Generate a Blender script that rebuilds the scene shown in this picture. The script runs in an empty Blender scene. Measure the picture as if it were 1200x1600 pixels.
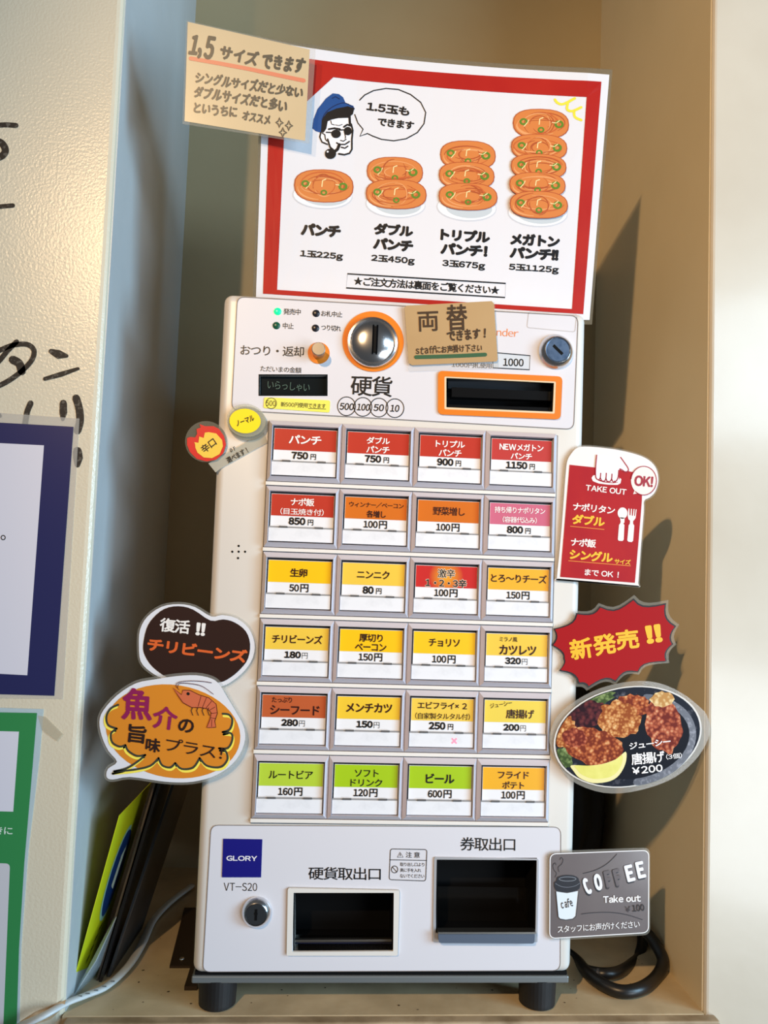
import bpy, bmesh, math, random
from mathutils import Vector, Matrix
random.seed(7)
SC = bpy.context.scene
COL = SC.collection

# ------------------------------------------------------------------ camera
F = 1230.0
RX, RY, RZ = -0.06511501, 0.0686507, 0.03579665
CAM = Vector((-0.08015936, -0.7702136, 0.4248654))
def _rot(rx, ry, rz):
    c, s = math.cos, math.sin
    base = Matrix(((1, 0, 0), (0, 0, -1), (0, 1, 0)))
    yaw = Matrix(((c(ry), 0, -s(ry)), (0, 1, 0), (s(ry), 0, c(ry))))
    pit = Matrix(((1, 0, 0), (0, c(rx), -s(rx)), (0, s(rx), c(rx))))
    rol = Matrix(((c(rz), -s(rz), 0), (s(rz), c(rz), 0), (0, 0, 1)))
    return rol @ pit @ yaw @ base
RM = _rot(RX, RY, RZ)
cd = bpy.data.cameras.new('camera'); cam = bpy.data.objects.new('camera', cd); COL.objects.link(cam)
cd.sensor_fit = 'HORIZONTAL'; cd.sensor_width = 36; cd.lens = 36 * F / 1200; cd.clip_start = .01
mw = Matrix.Identity(4)
for i in range(3):
    mw[i][0] = RM[0][i]; mw[i][1] = -RM[1][i]; mw[i][2] = -RM[2][i]; mw[i][3] = CAM[i]
cam.matrix_world = mw
SC.camera = cam

# ------------------------------------------------------------------ world, lights, exposure
SC.view_settings.view_transform = 'Standard'
SC.view_settings.look = 'None'
SC.view_settings.gamma = 1
SC.view_settings.use_curve_mapping = False
SC.view_settings.exposure = -0.12
w = bpy.data.worlds.new('shop_air'); SC.world = w; w.use_nodes = True
w.node_tree.nodes['Background'].inputs[0].default_value = (.9, .95, 1.0, 1)
w.node_tree.nodes['Background'].inputs[1].default_value = .08
def light(name, kind, loc, target, energy, color, size=.1, size_y=None, spot=None):
    l = bpy.data.lights.new(name, kind); l.energy = energy; l.color = color
    if kind == 'AREA':
        l.shape = 'RECTANGLE'; l.size = size; l.size_y = size_y or size
    else:
        l.shadow_soft_size = size
    if kind == 'SPOT': l.spot_size = math.radians(70); l.spot_blend = 1.0
    o = bpy.data.objects.new(name, l); COL.objects.link(o); o.location = loc
    o.rotation_euler = (Vector(target) - Vector(loc)).to_track_quat('-Z', 'Y').to_euler()
    return o
light('warm_downlight', 'SPOT', (-.68, -1.5, 1.29), (.56, 0, .5), 126, (1, .66, .35), .018)
light('window_daylight', 'AREA', (1.9, -2.2, 1.3), (0, 0, .45), 24, (.66, .84, 1.0), 1.2, .6)
light('sunlit_floor_bounce', 'AREA', (1.8, -2.2, -.4), (.1, 0, .2), 34, (.84, .92, 1.0), 1.3, .9)  # unseen low area lamp standing in for light off the sunlit floor
light('side_fill', 'AREA', (2.6, -1.4, .7), (-.1, 0, .45), 86, (.45, .75, 1.0), .9, 1.3)  # unseen area lamp added to brighten the machine front and left niche side

# ------------------------------------------------------------------ materials
def lin(c):
    c = c / 255
    return c / 12.92 if c <= .04045 else ((c + .055) / 1.055) ** 2.4
def rgb(r, g, b): return (lin(r), lin(g), lin(b), 1)
MATS = {}
def mat(name, col, rough=.5, metal=0., coat=0., noise=None, bump=None, emit=None, spec=.5):
    if name in MATS: return MATS[name]
    m = bpy.data.materials.new(name); m.use_nodes = True; nt = m.node_tree; b = nt.nodes['Principled BSDF']
    b.inputs['Base Color'].default_value = rgb(*col); b.inputs['Roughness'].default_value = rough
    b.inputs['Metallic'].default_value = metal; b.inputs['Coat Weight'].default_value = coat
    b.inputs['Specular IOR Level'].default_value = spec
    if coat: b.inputs['Coat Roughness'].default_value = .12
    tc = nt.nodes.new('ShaderNodeTexCoord')
    if noise:                                  # (scale, other colour, low, high)
        n = nt.nodes.new('ShaderNodeTexNoise'); n.inputs['Scale'].default_value = noise[0]; n.inputs['Detail'].default_value = 6
        r = nt.nodes.new('ShaderNodeValToRGB'); r.color_ramp.elements[0].position = noise[2]; r.color_ramp.elements[1].position = noise[3]
        r.color_ramp.elements[0].color = rgb(*noise[1]); r.color_ramp.elements[1].color = rgb(*col)
        nt.links.new(tc.outputs['Object'], n.inputs['Vector']); nt.links.new(n.outputs['Fac'], r.inputs[0]); nt.links.new(r.outputs[0], b.inputs['Base Color'])
    if bump:                                   # (scale, strength, distance)
        n = nt.nodes.new('ShaderNodeTexNoise'); n.inputs['Scale'].default_value = bump[0]; n.inputs['Detail'].default_value = 3
        bp = nt.nodes.new('ShaderNodeBump'); bp.inputs['Strength'].default_value = bump[1]; bp.inputs['Distance'].default_value = bump[2]
        nt.links.new(tc.outputs['Object'], n.inputs['Vector']); nt.links.new(n.outputs['Fac'], bp.inputs['Height']); nt.links.new(bp.outputs[0], b.inputs['Normal'])
    if emit:
        b.inputs['Emission Color'].default_value = rgb(*emit[:3]); b.inputs['Emission Strength'].default_value = emit[3]
    MATS[name] = m
    return m
def clear(name, tint, amount, rough=.08):
    """thin laminating film: mostly see-through, a little milky, glossy"""
    if name in MATS: return MATS[name]
    m = bpy.data.materials.new(name); m.use_nodes = True; nt = m.node_tree; b = nt.nodes['Principled BSDF']
    b.inputs['Base Color'].default_value = rgb(*tint); b.inputs['Roughness'].default_value = rough
    b.inputs['Alpha'].default_value = amount
    MATS[name] = m
    return m
def ink(r, g, b, gloss=.35): return mat('ink_%d_%d_%d' % (r, g, b), (r, g, b), gloss)

# ------------------------------------------------------------------ frames: photo pixel -> real point on a real plane
def ray(x, y): return RM.transposed() @ Vector(((x - 600) / F, (y - 800) / F, 1))
def on_y(x, y, Y): d = ray(x, y); return CAM + d * ((Y - CAM.y) / d.y)
def on_x(x, y, X): d = ray(x, y); return CAM + d * ((X - CAM.x) / d.x)
def on_z(x, y, Z): d = ray(x, y); return CAM + d * ((Z - CAM.z) / d.z)
class Frame:
    """a flat (or gently bent) sheet: o origin, u right, v up, n towards the viewer"""
    def __init__(s, o, u=Vector((1, 0, 0)), v=Vector((0, 0, 1)), bend=None, crop=None):
        s.o = Vector(o); s.u = Vector(u).normalized(); v = Vector(v); s.v = (v - s.u * v.dot(s.u)).normalized()
        s.n = s.u.cross(s.v); s.bend = bend; s.crop = crop
    def at(s, x, y):
        if s.crop: x = s.crop[0] + x / s.crop[2]; y = s.crop[1] + y / s.crop[2]
        d = ray(x, y); b = 0.
        for _ in range(6 if s.bend else 1):
            q = s.o + s.n * b
            p = CAM + d * ((q - CAM).dot(s.n) / d.dot(s.n)) - s.o
            uv = (p.dot(s.u), p.dot(s.v))
            if s.bend: b = s.bend(*uv)
        return Vector(uv)
    def w(s, uv, off=0.):
        b = s.bend(uv[0], uv[1]) if s.bend else 0.
        return s.o + s.u * uv[0] + s.v * uv[1] + s.n * (off + b)
class Local:
    """flat frame in its own small units (for repeated things): x right, y down in units of S"""
    bend = None
    def __init__(s, S): s.S = S
    def at(s, x, y): return Vector((x * s.S, -y * s.S))
    def w(s, uv, off=0.): return Vector((uv[0], -off, uv[1]))
def crop(f, x, y, k): return Frame(f.o, f.u, f.v, f.bend, (x, y, k))
def ypl(Y, c=None): return Frame((0, Y, 0), crop=c)

# ------------------------------------------------------------------ objects
def obj(name, bm, m, parent=None, label=None, smooth=False, local=False):
    if parent is not None and not local: bmesh.ops.translate(bm, verts=bm.verts, vec=-ORG(parent))
    me = bpy.data.meshes.new(name)
    if smooth:
        for f in bm.faces: f.smooth = True
    bm.to_mesh(me); bm.free()
    for mm in (m if isinstance(m, (list, tuple)) else [m]): me.materials.append(mm)
    o = bpy.data.objects.new(name, me); COL.objects.link(o); o.parent = parent
    if label: o['label'] = label
    return o
def ORG(o):
    v = Vector((0, 0, 0))
    while o is not None: v = v + o.location; o = o.parent
    return v
def thing(name, loc, label, cat, group=None):
    o = bpy.data.objects.new(name, None); COL.objects.link(o); o.location = loc; o.empty_display_size = .02
    o['label'] = label; o['category'] = cat
    if group: o['group'] = group
    return o
def struct(name, bm, m):
    o = obj(name, bm, m); o['kind'] = 'structure'; return o

# ------------------------------------------------------------------ shapes
def box(bm, a, b, bev=0., seg=3):
    x0, y0, z0 = a; x1, y1, z1 = b
    r = bmesh.ops.create_cube(bm, size=1)
    vs = r['verts']
    for v in vs: v.co = Vector((x0 + (v.co.x + .5) * (x1 - x0), y0 + (v.co.y + .5) * (y1 - y0), z0 + (v.co.z + .5) * (z1 - z0)))
    if bev:
        es = list({e for v in vs for e in v.link_edges})
        bmesh.ops.bevel(bm, geom=es, offset=bev, segments=seg, affect='EDGES', profile=.5)
    return bm
def poly(fr, pts, off, thick=0., bm=None, px=True, bev=0.):
    """flat polygon (or slab when thick) standing off the sheet; pts in pixels (px) or sheet metres"""
    bm = bm or bmesh.new()
    uv = [fr.at(*p) if px else Vector(p) for p in pts]
    area = sum(uv[i].x * uv[(i + 1) % len(uv)].y - uv[(i + 1) % len(uv)].x * uv[i].y for i in range(len(uv)))
    if area < 0: uv.reverse()
    top = [bm.verts.new(fr.w(p, off)) for p in uv]
    f = bm.faces.new(top); fs = [f]
    if thick:
        bot = [bm.verts.new(fr.w(p, off - thick)) for p in uv]
        fs.append(bm.faces.new(list(reversed(bot))))
        n = len(uv)
        for i in range(n): bm.faces.new((top[i], bot[i], bot[(i + 1) % n], top[(i + 1) % n]))
        if bev:
            es = [e for e in f.edges]
            bmesh.ops.bevel(bm, geom=es, offset=bev, segments=3, affect='EDGES', profile=.5)
    big = [g for g in bm.faces if len(g.verts) > 4]
    bm.normal_update()
    if big: bmesh.ops.triangulate(bm, faces=big, quad_method='BEAUTY', ngon_method='EAR_CLIP')
    if fr.bend: slice_bend(fr, bm)
    return bm
def slice_bend(fr, bm):
    # flatten, refine along the sheet so that it can curve, then lay every vertex on the bent sheet
    def shift(k):
        for v in bm.verts:
            p = v.co - fr.o; v.co += fr.n * (k * fr.bend(p.dot(fr.u), p.dot(fr.v)))
    shift(-1)
    for k in range(-14, 15):
        bmesh.ops.bisect_plane(bm, geom=bm.verts[:] + bm.edges[:] + bm.faces[:], plane_co=fr.o + fr.u * (k * .02), plane_no=fr.u)
    for k in range(0, 8):
        bmesh.ops.bisect_plane(bm, geom=bm.verts[:] + bm.edges[:] + bm.faces[:], plane_co=fr.o + fr.v * (k * .05 - .05), plane_no=fr.v)
    shift(1)
def circle_pts(cx, cy, rx, ry=None, n=32, rot=0., a0=0., a1=360.):
    ry = rx if ry is None else ry; c, s = math.cos(math.radians(rot)), math.sin(math.radians(rot)); out = []
    full = abs(a1 - a0 - 360) < 1e-6
    for i in range(n if full else n + 1):
        a = math.radians(a0 + (a1 - a0) * i / n); x, y = rx * math.cos(a), ry * math.sin(a)
        out.append((cx + x * c - y * s, cy + x * s + y * c))
    return out
def smooth_pts(pts, k=4, closed=True):
    n = len(pts); out = []
    rng = range(n if closed else n - 1)
    g = (lambda i: pts[i % n]) if closed else (lambda i: pts[max(0, min(n - 1, i))])
    for i in rng:
        p0, p1, p2, p3 = g(i - 1), g(i), g(i + 1), g(i + 2)
        for j in range(k):
            t = j / k
            out.append(tuple(.5 * (2 * p1[q] + (p2[q] - p0[q]) * t + (2 * p0[q] - 5 * p1[q] + 4 * p2[q] - p3[q]) * t * t + (3 * p1[q] - p0[q] - 3 * p2[q] + p3[q]) * t ** 3) for q in range(len(p1))))
    if not closed: out.append(tuple(pts[-1]))
    return out
def round_quad(q, r, seg=5):
    """corner-rounded quad, q in pixels tl,tr,br,bl"""
    out = []; n = len(q)
    for i in range(n):
        p = Vector(q[i]); a = Vector(q[i - 1]); b = Vector(q[(i + 1) % n])
        da = (a - p).normalized() * r; db = (b - p).normalized() * r
        for k in range(seg + 1):
            t = k / seg; c = p + da * (1 - t) ** 2 + db * t ** 2
            out.append((c.x, c.y))
    return out
def grow(pts, d):
    """offset a closed pixel outline outwards by d"""
    n = len(pts); A = sum(pts[i][0] * pts[(i + 1) % n][1] - pts[(i + 1) % n][0] * pts[i][1] for i in range(n)); s = 1 if A > 0 else -1
    out = []
    for i in range(n):
        t = Vector(pts[(i + 1) % n]) - Vector(pts[i - 1]); t.normalize()
        out.append((pts[i][0] + t.y * d * s, pts[i][1] - t.x * d * s))
    return out
def ring(fr, outer, inner, off, thick=0., bm=None, off2=None, px=True):
    """frame between two outlines of equal point count"""
    bm = bm or bmesh.new(); n = len(outer); off2 = off if off2 is None else off2
    A = [fr.at(*p) if px else Vector(p) for p in outer]; B = [fr.at(*p) if px else Vector(p) for p in inner]
    ar = sum(A[i].x * A[(i + 1) % n].y - A[(i + 1) % n].x * A[i].y for i in range(n))
    if ar < 0: A.reverse(); B.reverse()
    a = [bm.verts.new(fr.w(p, off)) for p in A]; b = [bm.verts.new(fr.w(p, off2)) for p in B]
    for i in range(n): bm.faces.new((a[i], a[(i + 1) % n], b[(i + 1) % n], b[i]))
    if thick:
        c = [bm.verts.new(fr.w(p, off - thick)) for p in A]; d = [bm.verts.new(fr.w(p, off - thick)) for p in B]
        for i in range(n):
            j = (i + 1) % n
            bm.faces.new((c[i], c[j], a[j], a[i])); bm.faces.new((b[i], b[j], d[j], d[i])); bm.faces.new((d[i], d[j], c[j], c[i]))
    if fr.bend: slice_bend(fr, bm)
    return bm
def stroke(fr, pts, width, off, bm=None, taper=False, closed=False, cap=True):
    """pen line of a given pixel width along pixel points"""
    bm = bm or bmesh.new(); P = [Vector(p) for p in pts]; n = len(P); L = []; R = []
    for i in range(n):
        if closed: t = P[(i + 1) % n] - P[i - 1]
        else: t = P[min(n - 1, i + 1)] - P[max(0, i - 1)]
        if t.length < 1e-9: t = Vector((1, 0))
        t.normalize(); q = Vector((-t.y, t.x))
        wd = width[i] if isinstance(width, (list, tuple)) else width
        if taper: wd *= .35 + .65 * math.sin(math.pi * min(.98, max(.04, i / (n - 1))))
        L.append(P[i] + q * wd / 2); R.append(P[i] - q * wd / 2)
    def V(p): return bm.verts.new(fr.w(fr.at(p.x, p.y), off))
    l = [V(p) for p in L]; r = [V(p) for p in R]
    for i in range(n if closed else n - 1):
        j = (i + 1) % n; bm.faces.new((l[i], l[j], r[j], r[i]))
    if cap and not closed:
        for e, s in ((0, -1), (n - 1, 1)):
            t = (P[1] - P[0]) if e == 0 else (P[-1] - P[-2]); t.normalize()
            h = (L[e] - R[e]).length / 2; c = (L[e] + R[e]) / 2
            q = Vector((-t.y, t.x)); m = [V(c + q * h * math.cos(a) + t * s * h * math.sin(a)) for a in (math.pi / 4, math.pi / 2, 3 * math.pi / 4)]
            bm.faces.new([l[e]] + m + [r[e]])
    bmesh.ops.recalc_face_normals(bm, faces=bm.faces)
    return bm
def lathe(c, axis, prof, bm=None, seg=32, up=Vector((0, 0, 1))):
    """prof: list of (radius, distance along axis)"""
    bm = bm or bmesh.new(); c = Vector(c); ax = Vector(axis).normalized(); a = ax.cross(up)
    if a.length < 1e-4: a = ax.cross(Vector((0, 1, 0)))
    a.normalize(); b = ax.cross(a); rings = []
    for r, h in prof:
        if r < 1e-7: rings.append([bm.verts.new(c + ax * h)]); continue
        rings.append([bm.verts.new(c + ax * h + a * r * math.cos(2 * math.pi * i / seg) + b * r * math.sin(2 * math.pi * i / seg)) for i in range(seg)])
    for A, B in zip(rings, rings[1:]):
        for i in range(seg):
            j = (i + 1) % seg
            if len(A) == 1 and len(B) > 1: bm.faces.new((A[0], B[j], B[i]))
            elif len(B) == 1 and len(A) > 1: bm.faces.new((A[i], A[j], B[0]))
            elif len(A) > 1: bm.faces.new((A[i], A[j], B[j], B[i]))
    bmesh.ops.recalc_face_normals(bm, faces=bm.faces)
    return bm
def tube(pts, r, bm=None, seg=12, k=6, flatk=1.):
    bm = bm or bmesh.new(); P = [Vector(p) for p in smooth_pts([tuple(p) for p in pts], k, False)]; rings = []; prev = None
    for i, p in enumerate(P):
        t = (P[min(i + 1, len(P) - 1)] - P[max(i - 1, 0)]).normalized()
        a = (prev - t * prev.dot(t)) if prev is not None else t.cross(Vector((0, 0, 1)))
        a.normalize(); prev = a; b = t.cross(a)
        rings.append([bm.verts.new(p + a * r * math.cos(2 * math.pi * j / seg) + b * r * flatk * math.sin(2 * math.pi * j / seg)) for j in range(seg)])
    for A, B in zip(rings, rings[1:]):
        for j in range(seg): q = (j + 1) % seg; bm.faces.new((A[j], A[q], B[q], B[j]))
    bm.faces.new(list(reversed(rings[0]))); bm.faces.new(rings[-1])
    bmesh.ops.recalc_face_normals(bm, faces=bm.faces)
    return bm

# ------------------------------------------------------------------ lettering
_R = {}
def raw_glyph(c, thin=0.):
    """one character in em units; latin characters and digits come from the gothic full-width set"""
    if (c, thin) in _R: return _R[(c, thin)]
    cc = chr(ord(c) + 0xFEE0) if 33 <= ord(c) <= 126 else c
    cu = bpy.data.curves.new('lettering', 'FONT'); cu.body = cc; cu.resolution_u = 3; cu.fill_mode = 'FRONT'; cu.offset = thin; cu.dimensions = '2D'
    o = bpy.data.objects.new('lettering', cu); COL.objects.link(o)
    dg = bpy.context.evaluated_depsgraph_get(); dg.update()
    me = bpy.data.meshes.new_from_object(o.evaluated_get(dg))
    vs = [(v.co.x, v.co.y) for v in me.vertices]; fs = [tuple(p.vertices) for p in me.polygons]
    bpy.data.objects.remove(o); bpy.data.curves.remove(cu); bpy.data.meshes.remove(me)
    _R[(c, thin)] = (vs, fs)
    return _R[(c, thin)]
_G = {}
def glyphs(s, thin=0.):
    k = (s, thin)
    if k in _G: return _G[k]
    vs, fs, pen = [], [], 0.
    for c in s:
        if c == ' ': pen += .3; continue
        gv, gf = raw_glyph(c, thin); x0 = min(v[0] for v in gv); x1 = max(v[0] for v in gv)
        if 33 <= ord(c) <= 126: dx = pen + .045 - x0; adv = x1 - x0 + .09
        elif len(s) > 1: dx = pen; adv = .92
        else: dx = pen; adv = 1.
        n = len(vs); vs += [(x + dx, y) for x, y in gv]; fs += [tuple(i + n for i in f) for f in gf]; pen += adv
    x0 = min(v[0] for v in vs); x1 = max(v[0] for v in vs); y0 = min(v[1] for v in vs); y1 = max(v[1] for v in vs)
    g = ([((x - x0) / max(x1 - x0, 1e-6), (y - y0) / max(y1 - y0, 1e-6)) for x, y in vs], fs, (x1 - x0), (y1 - y0), (y0 + y1) / 2)
    _G[k] = g
    return g
def thick_dirs(bold):
    if bold <= 0: return [(0, 0)]
    n = 4 if bold < .016 else 8
    return [(bold * math.cos(math.pi * (2 * k + 1) / n), bold * math.sin(math.pi * (2 * k + 1) / n)) for k in range(n)] + [(0, 0)]
def text(fr, s, p0, p1, h, off, bold=.02, bm=None, slant=0.):
    """lettering whose mid line runs p0..p1 (pixels) and whose height is h pixels; bold thickens every stroke"""
    bm = bm or bmesh.new(); vs, fs, gw, gh, _ = glyphs(s, min(bold, 0.))
    a = Vector(p0); b = Vector(p1); d = (b - a).normalized(); up = Vector((d.y, -d.x)); up += d * slant
    B = max(bold, 0.) * (.8 if bold < .02 else 1.)
    a = a + d * (h / gh * B); b = b - d * (h / gh * B); kx = (b - a).length / gw; h2 = h * gh / (gh + 2 * B); ky = h2 / gh
    for k, (ex, ey) in enumerate(thick_dirs(B)):
        out = []
        for x, y in vs:
            p = a + (b - a) * x + up * h2 * (y - .5) + d * ex * ky + up * ey * ky; out.append(bm.verts.new(fr.w(fr.at(p.x, p.y), off + k * 4e-6)))
        for f in fs:
            try: bm.faces.new([out[i] for i in f])
            except ValueError: pass
    return bm
def hand(fr, s, p0, p1, h, off, bold=.03, bm=None, jit=.12, rel=None):
    """hand lettering: every character a little off"""
    bm = bm or bmesh.new(); a = Vector(p0); b = Vector(p1); L = (b - a).length; d = (b - a) / L; up = Vector((d.y, -d.x))
    ws = [(.5 if c in '1,.!iltf ' else 1.) for c in s]; tot = sum(ws); x = 0
    for c, wd in zip(s, ws):
        if c != ' ':
            gv, gf, gw, gh, gc = glyphs(c)
            cw = L * wd / tot; nat = 1. if ord(c) > 255 else 1.1
            ww = cw / wd * gw * 1.04 * nat * random.uniform(1 - jit, 1 + jit * .5); hh = h * gh * 1.24 * nat * random.uniform(1 - jit, 1 + jit * .6)
            m = a + d * (x + cw / 2) + up * (random.uniform(-jit, jit) * h * .3 + (gc - .37) * h * 1.12)
            r = random.uniform(-jit, jit) * .8; sk = random.uniform(-.1, .15)
            for kk, (ex, ey) in enumerate(thick_dirs(bold)):
              out = []
              for gx, gy in gv:
                lx = (gx - .5) * ww + sk * (gy - .5) * hh + ex * h; ly = (gy - .5) * hh + ey * h
                q = m + d * (lx * math.cos(r) - ly * math.sin(r)) + up * (lx * math.sin(r) + ly * math.cos(r))
                out.append(bm.verts.new(fr.w(fr.at(q.x, q.y), off + kk * 4e-6)))
              for f in gf:
                try: bm.faces.new([out[i] for i in f])
                except ValueError: pass
        x += L * wd / tot
    return bm

# ================================================================== THE NICHE
XL, XR, YB = -.3065, .3025, .352
wallpaint = mat('cream_wall_paint', (226, 214, 190), (.26), noise=(3.5, (216, 203, 178), .3, .7), bump=(380, .3, .0011), spec=.5)
nichepaint = mat('tan_niche_paint', (214, 196, 160), .5, noise=(5, (206, 188, 151), .3, .7), bump=(90, .15, .0006), spec=.3)
pillarpaint = mat('white_pillar_paint', (206, 198, 182), .28, coat=.5, noise=(7, (198, 189, 172), .35, .65), bump=(60, .15, .0008))
def wall_block(a, b, bev=0.):
    bm = bmesh.new(); box(bm, a, b, bev, 3); return bm
struct('wall_left', wall_block((-1.3, 0, -.75), (XL, YB, 1.75), .006), wallpaint)
struct('wall_right', wall_block((XR, 0, -.75), (1.3, YB, 1.75), .004), pillarpaint)
struct('wall_back', wall_block((-1.3, YB, -.75), (1.3, YB + .04, 1.75)), mat('shaded_back_paint', (182, 164, 128), .5, noise=(5, (175, 156, 120), .3, .7), bump=(90, .15, .0006), spec=.3))  # niche paint darkened: the back wall's shade is put into its colour
# thin painted lining panels of the niche sides, one tint per side
struct('trim_1', wall_block((XR - .0012, .0035, .0), (XR, YB, 1.6)), nichepaint)
struct('trim_2', wall_block((XL, .0062, .0), (XL + .0008, YB, 1.6)), mat('cool_lit_niche_side', (190, 197, 200), .36, noise=(4, (180, 186, 188), .3, .7), bump=(14, .35, .004)))  # cool daylight put into the colour of the left niche side
struct('ceiling', wall_block((XL, 0, 1.6), (XR, YB, 1.75)), nichepaint)
shelfm = mat('stained_shelf', (212, 192, 156), .55, noise=(13, (176, 157, 124), .32, .66), bump=(70, .4, .001))
bm = bmesh.new(); box(bm, (XL, -.001, -.03), (XR - .0012, YB, 0))
struct('floor', bm, shelfm)
bm = bmesh.new(); box(bm, (XL + .001, -.0, -.75), (XR - .001, YB, -.03)); struct('wall_front', bm, wallpaint)
bm = bmesh.new(); box(bm, (XL + .004, -.0125, -.028), (XR + .0095, -.0005, -.0008), .0015, 2)
struct('baseboard_front', bm, mat('worn_edge_board', (178, 158, 128), .5, noise=(22, (132, 112, 84), .35, .6), bump=(90, .4, .001)))
# dark specks and stains lying in the shelf paint
bm = bmesh.new()
for i in range(70):
    x = random.uniform(XL + .02, XR - .02); y = random.uniform(.002, .2); r = random.uniform(.0004, .0014)
    vs = [bm.verts.new((x + r * math.cos(a) * random.uniform(.6, 1.6), y + r * math.sin(a) * random.uniform(.5, 1.2), .0002)) for a in (0, 1.2, 2.4, 3.6, 4.9)]
    bm.faces.new(vs)
o = obj('shelf_grit', bm, mat('grit', (70, 55, 40), .8)); o['kind'] = 'stuff'; o['label'] = 'dark specks of grit scattered on the tan shelf'; o['category'] = 'grit'
# brush lettering on the left wall
WL = ypl(-.0004); bm = bmesh.new()
bink = mat('brush_ink', (34, 30, 27), .6, noise=(260, (92, 86, 78), .36, .46))
for pts, wd in (
    ([(-60, 205), (-30, 200), (-6, 196), (10, 195), (25, 196)], 8), ([(-20, 218), (0, 222), (8, 232), (6, 241), (-6, 247), (-40, 252)], 11),
    ([(-50, 330), (-10, 324), (20, 321)], 7),
    ([(-30, 590), (-5, 568), (12, 548), (26, 534)], 8), ([(-20, 556), (5, 545), (22, 539), (42, 538), (53, 547), (50, 562), (36, 578), (18, 592), (0, 602), (-25, 612)], 8),
    ([(20, 562), (30, 568), (34, 580)], 13),
    ([(80, 549), (92, 554), (104, 556)], [8, 14, 6]), ([(70, 592), (95, 585), (122, 576)], [6, 8, 5]),
    ([(48, 630), (43, 642), (41, 652), (38, 670)], 9), ([(99, 630), (99, 645), (98, 655)], [11, 12, 6]), ([(119, 622), (124, 640), (125, 658), (121, 673)], 12),
    ([(121, 705), (122, 716), (121, 726)], [14, 15, 9]), ([(-8, 640), (0, 650)], 6)):
    stroke(WL, smooth_pts(pts, 4, False) if not isinstance(wd, list) else pts, wd, 0, bm)
wl = bpy.data.objects['wall_left']
obj('brush_lettering', bm, bink, wl, label='black brush-painted characters')
bm = bmesh.new()
poly(WL, [(60, 1118), (72, 1120), (99, 1147), (90, 1158), (66, 1140)], .0006, .0003, bm)
obj('tape_strip', bm, clear('old_tape', (214, 202, 176), .4), wl, label='yellowed strip of clear tape')
bm = bmesh.new(); poly(WL, [(-20, 1612), (30, 1598), (55, 1582), (80, 1571), (103, 1562), (101, 1572), (80, 1592), (40, 1606), (0, 1622)], .0002, 0, bm)
obj('rust_stain', bm, mat('rust_stain', (176, 138, 94), .6, noise=(60, (205, 180, 146), .4, .6)), wl, label='brown rust stain')

# ================================================================== THE TICKET MACHINE
ML = ypl(0.)                                                # its front face
plastic = mat('warm_white_plastic', (218, 213, 206), .34, noise=(9, (220, 214, 205), .3, .6))
panelm = mat('cool_white_panel', (218, 217, 224), .38, noise=(40, (218, 217, 224), .3, .55))
seamm = mat('seam_grey', (120, 112, 108), .6)
blackm = mat('black_hollow', (8, 8, 9), .6, spec=.15)
darkm = mat('dark_plastic', (26, 27, 30), .35)
chrome = mat('chrome', (222, 222, 224), .2, 1.)
steel = mat('brushed_steel', (206, 202, 194), .3, 1.)
orange = mat('orange_ring', (226, 122, 14), .4)
TM = thing('ticket_machine', (-.01, .13, 0), 'white meal ticket vending machine with six rows of priced buttons', 'ticket machine')
def corner(x, y): return ML.at(x, y)
q = [(-.1932, .6852), (.1722, .6862), (.1700, .0365), (-.1912, .0357)]
bm = bmesh.new()
vv = [[bm.verts.new((x, y, z)) for x, z in q] for y in (0, .03)]
bm.faces.new(vv[0][::-1]); bm.faces.new(vv[1])
for i in range(4): bm.faces.new((vv[0][i], vv[0][(i + 1) % 4], vv[1][(i + 1) % 4], vv[1][i]))
bmesh.ops.recalc_face_normals(bm, faces=bm.faces)
fe = [e for e in bm.edges if not (e.verts[0].co.y > .02 and e.verts[1].co.y > .02)]
bmesh.ops.bevel(bm, geom=fe, offset=.0085, segments=5, affect='EDGES', profile=.5)
door = obj('front_door', bm, plastic, TM, label='warm white moulded front door')
# openings cut through the door
def px_box(bm, x0, y0, x1, y1, ya, yb):
    a = ML.at(x0, y1); b = ML.at(x1, y0); a2 = ML.at(x1, y1); b2 = ML.at(x0, y0)
    v = [bm.verts.new((p.x, y, p.y)) for y in (ya, yb) for p in (a, a2, b, b2)]
    for f in ((0, 1, 2, 3), (7, 6, 5, 4), (0, 4, 5, 1), (1, 5, 6, 2), (2, 6, 7, 3), (3, 7, 4, 0)): bm.faces.new([v[i] for i in f])
    bmesh.ops.recalc_face_normals(bm, faces=bm.faces)
HOLES = {'bill': (694, 589, 867, 645), 'coin': (460, 1392, 615, 1484), 'ticket': (682, 1341, 838, 1466), 'view': (406, 587, 511, 617)}
cutters = []
for k, h in HOLES.items():
    cb = bmesh.new(); px_box(cb, *h, -.01, .05)
    me = bpy.data.meshes.new('cutter'); cb.to_mesh(me); cb.free(); co = bpy.data.objects.new('cutter', me); COL.objects.link(co); cutters.append(co)
    co.location = -Vector(TM.location) * 0
def cut(o):
    mods = []
    for c in cutters:
        m = o.modifiers.new('cut', 'BOOLEAN'); m.object = c; m.solver = 'EXACT'; m.operation = 'DIFFERENCE'
    bpy.context.view_layer.update()
    dg = bpy.context.evaluated_depsgraph_get(); me = bpy.data.meshes.new_from_object(o.evaluated_get(dg)); o.modifiers.clear(); o.data = me
bpy.context.view_layer.update()
cut(door)
def shade(o, ang=40):
    for p in o.data.polygons: p.use_smooth = True
    o.data.set_sharp_from_angle(angle=math.radians(ang))
shade(door)
def plate(name, pts, m, off, thick, label=None, bev=.0004, do_cut=True):
    o = obj(name, poly(ML, pts, off, thick, bev=0), m, TM, label)
    if do_cut: cut(o)
    return o
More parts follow.
